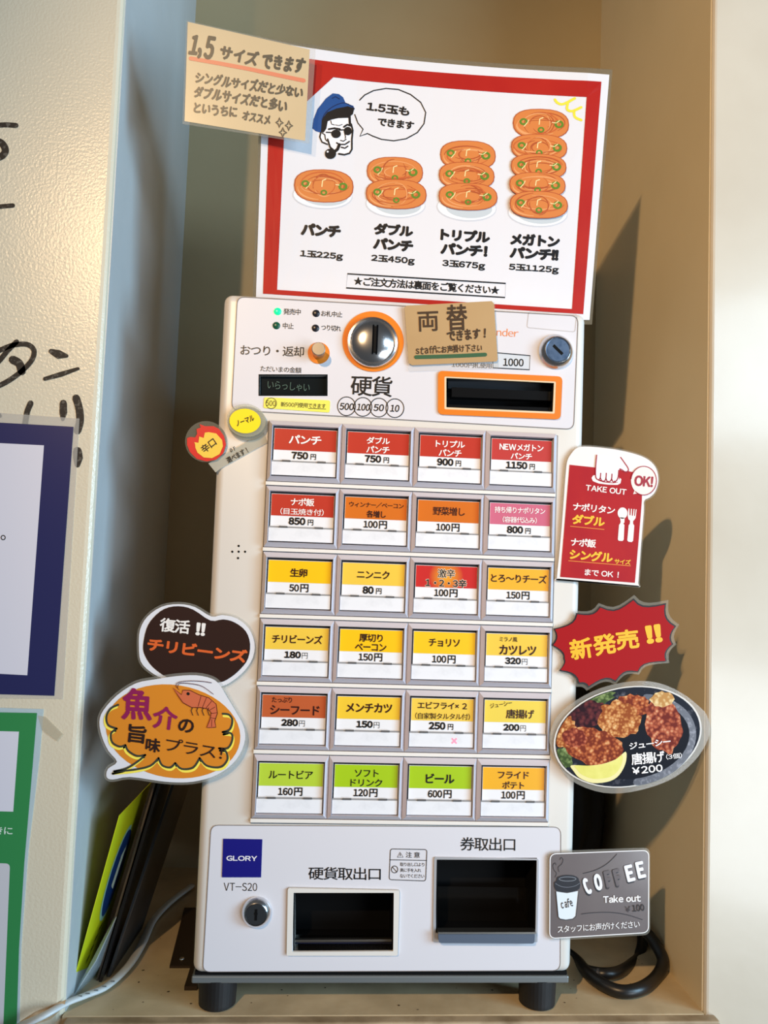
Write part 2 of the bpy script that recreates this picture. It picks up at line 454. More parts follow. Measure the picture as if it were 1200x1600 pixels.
def outline(name, pts, m, w=1.2, off=.0007, parent=None, fr=None):
    return obj(name, stroke(fr or ML, pts, w, off, closed=True), m, parent or TM)
top_q = round_quad([(371, 464), (903, 494), (896, 671), (362, 641)], 12)
plate('control_panel', top_q, panelm, .0005, .0009, 'cool white control panel'); outline('panel_seam', top_q, seamm, 1.3)
low_q = round_quad([(330, 1289), (876, 1292), (875, 1516), (317, 1518)], 12)
plate('lower_panel', low_q, panelm, .0005, .0009, 'cool white lower panel'); outline('panel_seam', low_q, seamm, 1.1)
plate('button_panel', [(420, 659), (871, 681), (855, 1290), (392, 1286)], panelm, .0007, .0012)
outline('panel_seam', [(420, 659), (871, 681), (855, 1290), (392, 1286)], seamm, 1.2, .0009)
lk_q = round_quad([(826, 487), (901, 491), (898, 519), (823, 512)], 4)
outline('panel_seam', lk_q, mat('pale_seam', (186, 180, 178), .6), 1)
for c in cutters: bpy.data.objects.remove(c)
# grey groove shadow strip at the foot of the front, body behind, base and feet
bm = bmesh.new(); box(bm, (-.183, .045, .03), (.162, .27, .655), .006); obj('body', bm, plastic, TM, 'warm white sheet metal body')
bm = bmesh.new(); box(bm, (-.181, .028, .06), (-.168, .047, .62)); obj('hinge_rail', bm, darkm, TM)
bm = bmesh.new(); box(bm, (.147, .028, .06), (.16, .047, .62)); obj('hinge_rail', bm, darkm, TM)
bm = bmesh.new(); box(bm, (-.189, .004, .0335), (.1665, .25, .0372)); obj('door_gap', bm, blackm, TM)
bm = bmesh.new(); box(bm, (-.1915, .0015, .0272), (.1678, .26, .0338), .0012, 2); obj('base_plate', bm, mat('grey_base_metal', (132, 138, 140), .35, .5), TM, 'grey metal base plate')
for x, y in ((-.1688, .0195), (.1418, .0195), (-.1688, .24), (.1418, .24)):
    obj('foot', lathe((x, y, 0), (0, 0, 1), [(0, 0), (.0155, 0), (.0175, .0015), (.0185, .028), (0, .028)]), mat('black_rubber', (18, 18, 20), .55), TM, smooth=False)

# ---- hollows
def tray(name, x0, y0, x1, y1, depth, m, label=None):
    bm = bmesh.new(); c = [ML.at(x0, y0), ML.at(x1, y0), ML.at(x1, y1), ML.at(x0, y1)]
    a = [bm.verts.new((p.x, -.0006, p.y)) for p in c]; b = [bm.verts.new((p.x, depth, p.y)) for p in c]
    e = .0012; cc = sum(c, Vector((0, 0))) / 4
    ao = [bm.verts.new((p.x + (e if p.x > cc.x else -e), -.0006, p.y + (e if p.y > cc.y else -e))) for p in c]
    for i in range(4):
        j = (i + 1) % 4; bm.faces.new((a[i], a[j], b[j], b[i])); bm.faces.new((ao[i], ao[j], a[j], a[i]))
    bm.faces.new(b); bmesh.ops.recalc_face_normals(bm, faces=bm.faces)
    return obj(name, bm, m, TM, label)
bill = tray('bill_slot', 695, 590, 866, 644, .028, darkm, 'dark banknote slot')
obj('slot_lip', poly(ypl(.006), [(706, 605), (862, 612), (862, 626), (706, 620)], 0, .012), mat('black_lip', (14, 14, 15), .2), bill)
obj('slot_roof', poly(ypl(.016), [(700, 592), (862, 600), (862, 612), (700, 607)], 0, .01), mat('grey_roof', (60, 62, 66), .3), bill)
obj('slot_lip', poly(ypl(.004), [(700, 632), (860, 637), (860, 644), (700, 640)], 0, .006), mat('black_lip', (14, 14, 15), .2), bill)
fo = round_quad([(684, 580), (878, 589), (875, 656), (684, 648)], 8, 5)
fi = round_quad([(694, 589), (868, 597), (866, 647), (694, 640)], 2, 5)
obj('bill_frame', ring(ML, fo, fi, .0022, .0018), orange, TM, 'orange frame around banknote slot')
obj('frame_edge', ring(ML, fi, round_quad([(697, 591), (865, 599), (863, 644), (697, 637)], 1, 5), .002, .002), mat('cream_edge', (226, 205, 170), .4), TM)
coin = tray('coin_outlet', 460, 1393, 614, 1484, .042, blackm, 'black coin return hollow')
obj('frame_edge', ring(ML, round_quad([(450, 1386), (624, 1390), (621, 1491), (448, 1491)], 3, 3), round_quad([(459, 1393), (615, 1393), (614, 1484), (457, 1485)], 1, 3), .003, .0028), mat('outlet_rim', (226, 222, 216), .4), TM, 'raised white rim of coin return')
outline('panel_seam', round_quad([(450, 1386), (624, 1390), (621, 1491), (448, 1491)], 3, 3), mat('rim_shade', (150, 146, 140), .5), 1.4, .0007)
obj('tray_lip', poly(ypl(.012), [(461, 1471), (612, 1470), (612, 1484), (461, 1486)], 0, .003), mat('navy_lip', (40, 42, 66), .3), coin)
obj('tray_edge', poly(ypl(.011), [(461, 1468), (612, 1467), (612, 1471), (461, 1472)], .001, .004), steel, coin)
tick = tray('ticket_outlet', 683, 1342, 837, 1464, .042, blackm, 'black ticket outlet hollow')
obj('frame_edge', ring(ML, round_quad([(678, 1338), (841, 1341), (839, 1471), (676, 1471)], 3, 3), round_quad([(682, 1342), (838, 1343), (836, 1458), (680, 1457)], 1, 3), .0018, .0016), mat('silver_rim', (196, 196, 200), .3, .4), TM, 'grey rim of ticket outlet')
obj('tray_back', poly(ypl(.034), [(684, 1385), (838, 1387), (838, 1450), (684, 1448)], 0, .003), mat('black_gloss', (16, 15, 14), .12), tick)
obj('tray_lip', poly(ML, round_quad([(683, 1452), (833, 1452), (832, 1469), (684, 1468)], 4, 3), .007, .008), mat('blue_grey_lip', (86, 98, 116), .35), TM, 'blue-grey lip of ticket outlet')
obj('lip_edge', poly(ML, [(683, 1450), (834, 1450), (834, 1453), (683, 1453)], .0085, .009), steel, TM)
# ---- money display
view = tray('amount_display', 406, 587, 510, 617, .004, mat('display_black', (16, 22, 24), .15), 'small dark amount display')
obj('display_text', text(ypl(.003), 'いらっしゃい', (418, 601), (484, 606), 13, 0, .0), mat('dim_green_segments', (60, 92, 84), .5, emit=(70, 130, 110, .05)), view)
# ---- coin slot
AX = (0, -1, 0)
def at3(x, y, Y=0.): p = on_y(x, y, Y); return (p.x, p.y, p.z)
cs = at3(583, 534)
obj('orange_ring', lathe(cs, AX, [(.0195, .0006), (.0195, .0014), (.0305, .0014), (.0305, .0006)], seg=48), orange, TM, 'orange ring around coin slot')
cs = at3(582, 536)
dome = obj('coin_slot', lathe(cs, AX, [(.0255, .0006), (.0255, .004), (.0245, .0055), (.0225, .006), (.0215, .0045), (.021, .0048), (.018, .007), (.012, .009), (.006, .0098), (0, .01)], seg=48), chrome, TM, 'round chrome coin slot', smooth=True)
shade(dome, 35)
bm = bmesh.new(); c = at3(585, 534); box(bm, (c[0] - .0012, -.0115, c[2] - .0135), (c[0] + .0012, -.004, c[2] + .0125)); obj('slit', bm, blackm, dome)
bm = bmesh.new(); box(bm, (c[0] - .0028, -.0108, c[2] - .015), (c[0] - .0012, -.004, c[2] + .014)); box(bm, (c[0] + .0012, -.0108, c[2] - .015), (c[0] + .0028, -.004, c[2] + .014)); obj('slit_guard', bm, mat('dark_chrome', (60, 62, 70), .12, 1.), dome)
# ---- coin return knob
c = at3(498, 552)
obj('orange_ring', lathe(c, AX, [(.0, .0006), (.0, .0012), (.0108, .0012), (.0108, .0006)], seg=32), orange, TM, 'orange disc under return knob')
o = obj('return_knob', lathe(c, AX, [(.0062, .001), (.0062, .002), (.0058, .013), (.0066, .0145), (.0066, .0162), (.006, .0168), (0, .0168)], seg=28), steel, TM, 'brushed metal coin return knob', smooth=True); shade(o, 35)
# ---- locks
def lock(x, y, r, face, key_rot, lab, m_out, deep=.006):
    c = at3(x, y)
    o = obj('lock', lathe(c, AX, [(r, .0006), (r, .002), (r * .93, .004), (r * .78, deep), (r * .72, deep + .0006), (r * .70, deep - .0008), (0, deep - .0008)], seg=40), m_out, TM, lab, smooth=True); shade(o, 30)
    obj('lock_face', lathe(c, AX, [(r * .68, deep - .0008), (r * .68, deep - .0002), (r * .64, deep + .0004), (0, deep + .0004)], seg=36), face, o)
    bm = bmesh.new(); L = r * .36; W = r * .085; a = math.radians(key_rot); vs = []
    for yy in (-deep - .0006, -deep + .001):
        for sx, sz in ((-1, -1), (1, -1), (1, 1), (-1, 1)):
            dx, dz = sx * L, sz * W; vs.append(bm.verts.new((c[0] + dx * math.cos(a) - dz * math.sin(a), yy, c[2] + dx * math.sin(a) + dz * math.cos(a))))
    for f in ((0, 1, 2, 3), (7, 6, 5, 4), (0, 4, 5, 1), (1, 5, 6, 2), (2, 6, 7, 3), (3, 7, 4, 0)): bm.faces.new([vs[i] for i in f])
    bmesh.ops.recalc_face_normals(bm, faces=bm.faces); obj('keyhole', bm, blackm, o)
    return o, c
lock(868, 550, .0178, mat('blue_grey_metal', (120, 140, 168), .3, .8, noise=(160, (90, 112, 142), .3, .6)), -42, 'chrome lock with blue-grey face', chrome, .008)
lk, c = lock(401, 1424, .0142, mat('dark_grey_metal', (66, 70, 74), .35, .6), 90, 'dark lock beside coin return', chrome, .007)
bm = bmesh.new(); lathe((c[0], 0, c[2] + .001), AX, [(.0016, .0066), (.0016, .0078), (0, .0078)], bm, 12); obj('keyhole', bm, blackm, lk)
# ---- indicator lamps
for x, y, m, l in ((434, 487, mat('lit_green', (20, 250, 140), .3, emit=(10, 255, 140, 1.0)), 'lit green indicator lamp'), (432, 509, mat('dull_green', (12, 84, 60), .3), 'unlit green indicator lamp'),
                   (494, 490, mat('unlit_lamp', (28, 28, 36), .3), 'dark indicator lamp'), (493, 513, mat('unlit_lamp', (28, 28, 36), .3), 'dark indicator lamp')):
    c = at3(x, y); o = obj('indicator_lamp', lathe(c, AX, [(.0037, .0004), (.0037, .0008), (.0028, .0015), (0, .0019)], seg=20), m, TM, l, smooth=True)
# ---- speaker holes
for x, y in ((373, 853), (363, 862), (373, 862), (383, 862), (372, 872)):
    c = at3(x, y); obj('speaker_hole', lathe(c, AX, [(.0011, .0002), (.0011, .0003), (0, .0003)], seg=12), blackm, TM)
# ---- lettering on the panels
K = ink(20, 19, 22); P = .0008
def mt(name, items, m=K, parent=TM, fr=ML, off=P, label=None):
    for it in items:                                        # every word or line is a piece of its own
        s, a, b, h = it[:4]
        o = obj(name, text(fr, s, a, b, h, off, it[4] if len(it) > 4 else .012, None, it[5] if len(it) > 5 else 0), m, parent, label)
    return o
mt('panel_text', [('発売中', (443, 487), (470, 488), 9.5), ('中止', (442, 509), (459, 510), 9.5), ('お札中止', (502, 490), (535, 492), 9), ('つり切れ', (502, 512), (533, 514), 9),
                  ('おつり・返却', (376, 547), (475, 550), 16), ('ただいまの金額', (407, 576), (471, 579), 9, .006), ('硬貨', (548, 602), (613, 605), 32, .018)])
obj('value_tag', poly(ML, round_quad([(413, 621), (516, 626), (515, 645), (412, 638)], 3, 3), .0011, .0005), mat('tag_yellow', (240, 232, 96), .4), TM, 'yellow strip about new 500 yen coins')
mt('value_text', [('500', (416, 630), (431, 631), 8.5, .0), ('新500円使用できます', (439, 632), (509, 635), 7.5, .004)], off=.0014)
bm = bmesh.new()
stroke(ML, [(482, 638.5), (509, 639.5)], .8, .0014, bm)
obj('underline', bm, K, TM)
obj('printed_ring', stroke(ML, circle_pts(424, 630.5, 8.3, n=24), .8, .0014, closed=True), K, TM)
for x, y in ((541.5, 635), (567, 636), (592, 637), (617, 638)): obj('printed_ring', stroke(ML, circle_pts(x, y, 14, 14.6, 32), 1.3, P, closed=True), K, TM)
mt('value_text', [('500', (531, 635), (553, 636), 11, .022, .12), ('100', (558, 636), (578, 637), 11, .022, .12), ('50', (584, 637), (600, 637.5), 11, .022, .12), ('10', (610, 638), (624, 638.5), 11, .022, .12)])
mt('panel_text', [('nder', (776, 519), (810, 521), 12, -.004)], mat('orange_print', (236, 130, 60), .4), label='orange latin lettering')
bm = stroke(ML, [(770, 551), (828, 556), (827, 578), (770, 575)], 1.6, P, closed=True); obj('printed_box', bm, K, TM)
obj('box_fill', poly(ML, [(770, 551), (828, 556), (827, 578), (770, 575)], .0006), ink(206, 212, 220), TM)
mt('panel_text', [('1000', (786, 566), (818, 567), 12, .022)])
mt('panel_text', [('1000円札使用', (706, 570), (768, 572), 8, .01)], ink(90, 84, 82))
mt('panel_text', [('硬貨取出口', (482, 1364), (595, 1365), 20, .012), ('券取出口', (719, 1318), (805, 1319), 21, .012), ('VT-S20', (350, 1385), (402, 1385.5), 12.5, -.002)])
obj('maker_plate', poly(ML, [(349, 1310), (410, 1311), (408, 1370), (347, 1370)], .0012, .0006), mat('royal_blue', (8, 6, 120), .45), TM, 'square blue plate with white GLORY lettering')
mt('maker_text', [('GLORY', (354, 1340), (402, 1340.5), 8, .035)], ink(235, 232, 240), off=.0015)
wq = round_quad([(610, 1326), (667, 1327), (665, 1376), (608, 1374)], 4, 4)
bm = stroke(ML, wq, 1.2, P, closed=True); stroke(ML, [(609, 1343), (666, 1344)], 1.1, P, bm)
stroke(ML, [(621, 1339), (625, 1331), (630, 1339)], 1.1, P, bm, closed=True); stroke(ML, [(625.3, 1333.5), (625.3, 1337)], 1, P, bm)
stroke(ML, circle_pts(616.5, 1358, 5, 5.4, 20), 1.2, P, bm, closed=True); stroke(ML, [(613, 1354), (620, 1362)], 1.2, P, bm)
obj('warning_outline', bm, ink(70, 66, 66), TM, 'small outlined warning notice')
mt('warning_text', [('注 意', (634, 1335), (656, 1335.5), 9, .012), ('取り出し口より', (625, 1350), (663, 1350.5), 6, .01), ('奥に手を入れ', (625, 1359), (658, 1359.5), 6, .01), ('ないでください', (625, 1368), (663, 1368.5), 6, .01)], ink(60, 56, 56))

# ---- the buttons
S = .000635; BL = Local(S)
CPX, RPZ = .0715, .06415679
frame_m = mat('lavender_grey_plastic', (202, 197, 205), .4)
back_m = mat('button_well', (40, 38, 40), .5)
card_m = mat('card_white', (238, 238, 242), .35)
flap_m = mat('flap_white', (236, 238, 244), .3, noise=(55, (222, 224, 230), .3, .5))
def rect(x0, y0, x1, y1): return [(x0, y0), (x1, y0), (x1, y1), (x0, y1)]
def mesh_of(bm):
    me = bpy.data.meshes.new('shared'); bm.to_mesh(me); bm.free(); return me
bm = ring(BL, rect(0, 0, 112, 93), rect(5.5, 7.5, 106.5, 86), .0012, 0, None, .0062)
ring(BL, rect(5.5, 7.5, 106.5, 86), rect(6.5, 8.5, 105.5, 85.2), .0062, 0, bm, .0012)
for i in range(4):
    a = rect(0, 0, 112, 93)[i]; b = rect(0, 0, 112, 93)[(i + 1) % 4]
    A, B = BL.at(*a), BL.at(*b); bm.faces.new([bm.verts.new(v) for v in (BL.w(A, .0012), BL.w(A, 0), BL.w(B, 0), BL.w(B, .0012))])
bmesh.ops.recalc_face_normals(bm, faces=bm.faces); FR_ME = mesh_of(bm); FR_ME.materials.append(frame_m)
WELL_ME = mesh_of(poly(BL, rect(6, 8, 106, 85.8), .0016, .0006)); WELL_ME.materials.append(back_m)
CARD_ME = mesh_of(poly(BL, rect(8.5, 11.5, 104.5, 63), .0027, .0008)); CARD_ME.materials.append(card_m)
FLAP_ME = mesh_of(poly(BL, rect(6.5, 63.5, 104.5, 84), .0045, .0022, bev=.0003)); FLAP_ME.materials.append(flap_m)
bm = poly(BL, rect(6.5, 61.3, 105, 63.4), .0042, .0008); HINGE_ME = mesh_of(bm); HINGE_ME.materials.append(mat('hinge_grey', (150, 150, 152), .3))
TAB_ME = mesh_of(poly(BL, rect(0, 0, 13, 2.6), .005, .0008)); TAB_ME.materials.append(mat('tab_grey', (96, 94, 94), .4))
def inst(name, me, parent, label=None):
    o = bpy.data.objects.new(name, me); COL.objects.link(o); o.parent = parent
    if label: o['label'] = label
    return o
W_, D_, MR = (250, 246, 244), (52, 18, 14), (20, 18, 20)
RED, ORNG, PNK, YEL, YE2, YE3, BRK, GRN, GR2, HOT, AMB = (188, 52, 34), (212, 110, 24), (204, 104, 130), (246, 196, 12), (240, 200, 70), (236, 208, 78), (190, 92, 48), (182, 210, 60), (166, 202, 24), (200, 44, 36), (240, 178, 44)
# name, price, band colour, letter colour, [(text, cx, cy, width, height)], price layout ('A' wide number small yen, 'B' narrow number large yen, 'C' heavy number thin yen)
BT = [
 ('パンチ 750円', RED, W_, [('パンチ', 56, 28, 50, 14, .03)], '750', 'A'),
 ('ダブルパンチ 750円', RED, W_, [('ダブル', 56, 24, 36, 11, .025), ('パンチ', 56, 38, 36, 11, .025)], '750', 'A'),
 ('トリプルパンチ 900円', RED, W_, [('トリプル', 56, 24, 46, 11, .025), ('パンチ', 56, 38, 36, 11, .025)], '900', 'A'),
 ('NEWメガトンパンチ 1150円', (190, 58, 52), W_, [('NEWメガトン', 56, 24, 70, 11, .025), ('パンチ', 56, 38, 34, 10, .025)], '1150', 'A'),
 ('ナポ飯 850円', RED, W_, [('ナポ飯', 56, 23, 36, 12, .02), ('（目玉焼き付）', 56, 38, 66, 10, .01)], '850', 'A'),
 ('ウィンナー／ベーコン各増し 100円', ORNG, D_, [('ウィンナー／ベーコン', 57, 23, 84, 8.5, .018), ('各増し', 57, 37, 30, 11, .022)], '100', 'B'),
 ('野菜増し 100円', ORNG, D_, [('野菜増し', 57, 28, 50, 13, .018)], '100', 'B'),
 ('持ち帰りナポリタン 800円', PNK, W_, [('持ち帰りナポリタン', 56, 22, 80, 10, .014), ('（容器代込み）', 56, 37, 54, 9.5, .01)], '800', 'A'),
 ('生卵 50円', YEL, D_, [('生卵', 55, 30, 26, 13, .025)], '50', 'B'),
 ('ニンニク 80円', YE2, D_, [('ニンニク', 56, 29, 50, 12.5, .022)], '80', 'A'),
 ('激辛1・2・3辛 100円', HOT, MR, [('激辛', 56, 23, 27, 13.5, .016), ('1・2・3辛', 56, 38, 64, 13, .025)], '100', 'B'),
 ('とろ～りチーズ 150円', AMB, D_, [('とろ～りチーズ', 57, 27, 88, 13, .02)], '150', 'B'),
 ('チリビーンズ 180円', YE2, D_, [('チリビーンズ', 57, 29, 76, 13, .025)], '180', 'C'),
 ('厚切りベーコン 150円', YEL, D_, [('厚切り', 56, 24, 36, 12, .02), ('ベーコン', 56, 38, 48, 11, .022)], '150', 'B'),
 ('チョリソ 100円', (244, 198, 24), D_, [('チョリソ', 56, 28, 48, 12, .022)], '100', 'B'),
 ('ミラノ風カツレツ 320円', YE2, D_, [('ミラノ風', 43, 20, 28, 7, .015), ('カツレツ', 58, 36, 58, 15, .028)], '320', 'C'),
 ('たっぷりシーフード 280円', BRK, D_, [('たっぷり', 38, 19, 30, 8, .015), ('シーフード', 58, 34, 74, 14, .026)], '280', 'C'),
 ('メンチカツ 150円', (242, 200, 52), D_, [('メンチカツ', 57, 28, 70, 14, .028)], '150', 'C'),
 ('エビフライ×2 250円', (240, 202, 76), D_, [('エビフライ×2', 56, 22, 76, 10.5, .02), ('（自家製タルタル付）', 57, 38, 84, 9.5, .006)], '250', 'A'),
 ('ジューシー唐揚げ 200円', YE3, D_, [('ジューシー', 34, 19, 34, 7, .012), ('唐揚げ', 64, 32, 44, 14, .02)], '200', 'C'),
 ('ルートビア 160円', GRN, MR, [('ルートビア', 56, 28, 66, 12.5, .016)], '160', 'B'),
 ('ソフトドリンク 120円', GR2, MR, [('ソフト', 57, 24, 36, 11, .018), ('ドリンク', 57, 38, 48, 11, .018)], '120', 'B'),
 ('ビール 600円', GR2, MR, [('ビール', 56, 30, 44, 14.5, .03)], '600', 'B'),
 ('フライドポテト 100円', (240, 176, 32), D_, [('フライド', 56, 23, 48, 11, .02), ('ポテト', 56, 38, 34, 11, .02)], '100', 'B')]
CN = {RED: 'red', ORNG: 'orange', PNK: 'pink', YEL: 'yellow', BRK: 'brick red', GRN: 'light green', GR2: 'green', HOT: 'red and orange', AMB: 'amber'}
Z_ROW1 = .4 + .16016
for i, (nm, bc, tc, lines, price, lay) in enumerate(BT):
    r, c_ = divmod(i, 4)
    loc = Vector(((c_ - 2) * CPX + .0003, -.0007, Z_ROW1 - r * RPZ))
    cn = CN.get(bc, 'yellow' if bc[1] > 150 else 'red')
    b = inst('ticket_button', FR_ME, TM, 'grey framed button with %s card reading %s' % (cn, nm)); b.location = loc - TM.location
    inst('well', WELL_ME, b); inst('price_card', CARD_ME, b); inst('flap', FLAP_ME, b, 'blank white flap'); inst('hinge_bar', HINGE_ME, b); inst('tab', TAB_ME, b).location = (22 * S, 0, -60.6 * S); inst('tab', TAB_ME, b).location = (76 * S, 0, -60.6 * S)
    cm = ink(*bc) if bc != HOT else None
    if cm is None:
        cm = bpy.data.materials.new('hot_band'); cm.use_nodes = True; nt = cm.node_tree; bs = nt.nodes['Principled BSDF']; bs.inputs['Roughness'].default_value = .35
        tcn = nt.nodes.new('ShaderNodeTexCoord'); mp = nt.nodes.new('ShaderNodeMapping'); mp.inputs['Location'].default_value = (-2.06, 0, 1.04); mp.inputs['Scale'].default_value = (58, 1, 58)
        g = nt.nodes.new('ShaderNodeTexGradient'); g.gradient_type = 'SPHERICAL'; rp = nt.nodes.new('ShaderNodeValToRGB')
        rp.color_ramp.elements[0].color = rgb(200, 40, 36); rp.color_ramp.elements[1].color = rgb(240, 170, 40)
        nt.links.new(tcn.outputs['Object'], mp.inputs[0]); nt.links.new(mp.outputs[0], g.inputs[0]); nt.links.new(g.outputs[0], rp.inputs[0]); nt.links.new(rp.outputs[0], bs.inputs['Base Color'])
    obj('name_band', poly(BL, rect(9, 12, 104, 45), .0029), cm, b, 'coloured name band', local=True)
    bm = bmesh.new()
    for (s, cx, cy, wd, h, bo) in lines:
        dy = -4 if s == 'ジューシー' else 0
        text(BL, s, (cx - wd / 2, cy - dy * .5), (cx + wd / 2, cy + dy), h, .0033, bo, bm)
    obj('name_text', bm, ink(*tc), b, local=True)
    if bc == HOT:
        bm = bmesh.new()
        for (s, cx, cy, wd, h, bo) in lines: text(BL, s, (cx - wd / 2 - .8, cy), (cx + wd / 2 + .8, cy), h + 1.6, .0031, .06, bm)
        obj('name_outline', bm, ink(246, 226, 200), b, local=True)
    if i == 18:                                                        # lit sold-out cross behind the flap
        obj('lit_cross', text(BL, '×', (71, 74), (80, 74), 9, .0047, .02), mat('pink_lit_cross', (250, 150, 176), .4, emit=(255, 120, 160, .35)), b, 'small pink lit cross', local=True)
    n = len(price); bm = bmesh.new()
    if lay == 'A':
        w = 8.6 * n; tot = w + 12; x0 = 56 - tot / 2 - 1
        text(BL, price, (x0, 52.6), (x0 + w, 52.6), 11.5, .0031, .055, bm); text(BL, '円', (x0 + w + 3.5, 53.8), (x0 + w + 12, 53.8), 9, .0031, .02, bm)
    elif lay == 'B':
        w = 7.3 * n; tot = w + 14; x0 = 56 - tot / 2
        text(BL, price, (x0, 53), (x0 + w, 53), 11, .0031, .032, bm); text(BL, '円', (x0 + w + 2, 53), (x0 + w + 14.5, 53), 12.5, .0031, .026, bm)
    else:
        w = 8.4 * n; tot = w + 10; x0 = 56 - tot / 2
        text(BL, price, (x0, 52.6), (x0 + w, 52.6), 10.5, .0031, .06, bm); text(BL, '円', (x0 + w + 1.5, 53.6), (x0 + w + 10, 53.6), 9, .0031, -.006, bm)
    obj('price_text', bm, ink(24, 20, 20), b, local=True)
for r in range(6):                                                     # white ledge under each row, thin dark line above it
    z = Z_ROW1 - r * RPZ
    bm = bmesh.new(); box(bm, (-2 * CPX - .0006, -.0028, z - .0637 + .0005), (2 * CPX + .0003, -.0007, z - 93 * S - .0007), .0004, 2)
    obj('row_ledge', bm, mat('ledge_white', (232, 228, 222), .4), TM)
    bm = bmesh.new(); box(bm, (-2 * CPX, -.0014, z - .0638), (2 * CPX, -.0007, z)); obj('row_backing', bm, mat('row_dark', (70, 66, 70), .6), TM)

# ================================================================== SHEETS, SIGNS AND NOTES
FILM = clear('laminate_film', (190, 188, 178), .16, .1)
FILM2 = clear('laminate_film_dull', (132, 124, 106), .42, .14)
WHITE = mat('printed_white', (226, 227, 234), .3, coat=.3)
def piece(name, fr, pts, off, m, parent, label=None, thick=0., sm=0):
    if sm: pts = smooth_pts(pts, sm)
    return obj(name, poly(fr, pts, off, thick), m, parent, label)
def words(name, fr, parent, m, items, off, label=None):
    for it in items:
        obj(name, text(fr, it[0], it[1], it[2], it[3], off, it[4] if len(it) > 4 else .02, None, it[5] if len(it) > 5 else 0), m, parent, label)
def line(name, fr, pts, wd, off, m, parent, sm=0, closed=False, taper=False, label=None):
    if sm: pts = smooth_pts(pts, sm, closed)
    return obj(name, stroke(fr, pts, wd, off, None, taper, closed), m, parent, label)

# ---- portion poster, standing behind the top edge of the machine, gently curved
PB, PT = Vector((-.01, .0365, .68)), Vector((-.01, .004, .945))
PH = (PT - PB).length
def pbend(u, v): t = max(0., min(1.15, v / PH)); return -.0095 * t * max(0., 1 - (u / .185) ** 2) + .0075 * t * max(0, -u / .17 - .35)
PF = Frame(PB, (1, 0, 0), PT - PB, pbend)
po = thing('portion_poster', (-.01, .0365, .66), 'red framed poster of pasta portion sizes standing above the machine', 'poster')
piece('laminate', PF, [(409, 58), (957, 109), (925, 507), (394, 500)], 0, FILM2, po, 'clear laminate edge', .0005)
piece('paper', PF, [(413, 64), (952, 117), (921, 500), (399, 492)], .0003, WHITE, po)
PR = mat('poster_red', (180, 38, 28), .28, coat=.3, noise=(16, (172, 30, 26), .3, .6))
obj('red_border', ring(PF, [(424, 84), (424, 84), (939.5, 128), (911, 491), (411, 459)], [(445, 191), (521, 121), (916.5, 152), (893.5, 483), (433, 453)], .0006), PR, po, 'red printed border')
G_ = .0006
words('caption', PF, po, K, [('パンチ', (470, 358), (533, 362), 20, .075), ('1玉225g', (469, 397), (536, 402), 13, .05), ('ダブル', (584, 357), (646, 362), 19, .075), ('パンチ', (583, 380), (646, 385), 19, .075),
    ('2玉450g', (580, 404), (648, 409), 13, .05), ('トリプル', (688, 366), (766, 371), 19, .075), ('パンチ！', (688, 388), (762, 393), 19, .075), ('3玉675g', (691, 412), (758, 417), 13, .05),
    ('メガトン', (797, 373), (875, 378), 19, .075), ('パンチ!!', (796, 394), (873, 399), 19, .075), ('5玉1125g', (795, 418), (873, 423), 13, .05),
    ('★ご注文方法は裏面をご覧ください★', (553, 439), (780, 454), 14, .03), ('1.5玉も', (573, 166), (640, 175), 14, .05), ('できます', (590, 190), (647, 197), 13, .045)], G_)
line('text_box', PF, [(543, 428), (790, 443), (789, 465), (541, 450)], 2.1, G_, K, po, closed=True)
CR = (470, 120, 5.714)
HF = crop(PF, *CR)
line('speech_bubble', HF, [(525, 210), (570, 165), (650, 125), (760, 106), (870, 115), (980, 160), (1070, 230), (1115, 320), (1100, 420), (1040, 500), (940, 555), (830, 573), (720, 560), (640, 530), (595, 508), (528, 532), (556, 470), (510, 415), (482, 340)], 10, G_, K, po)
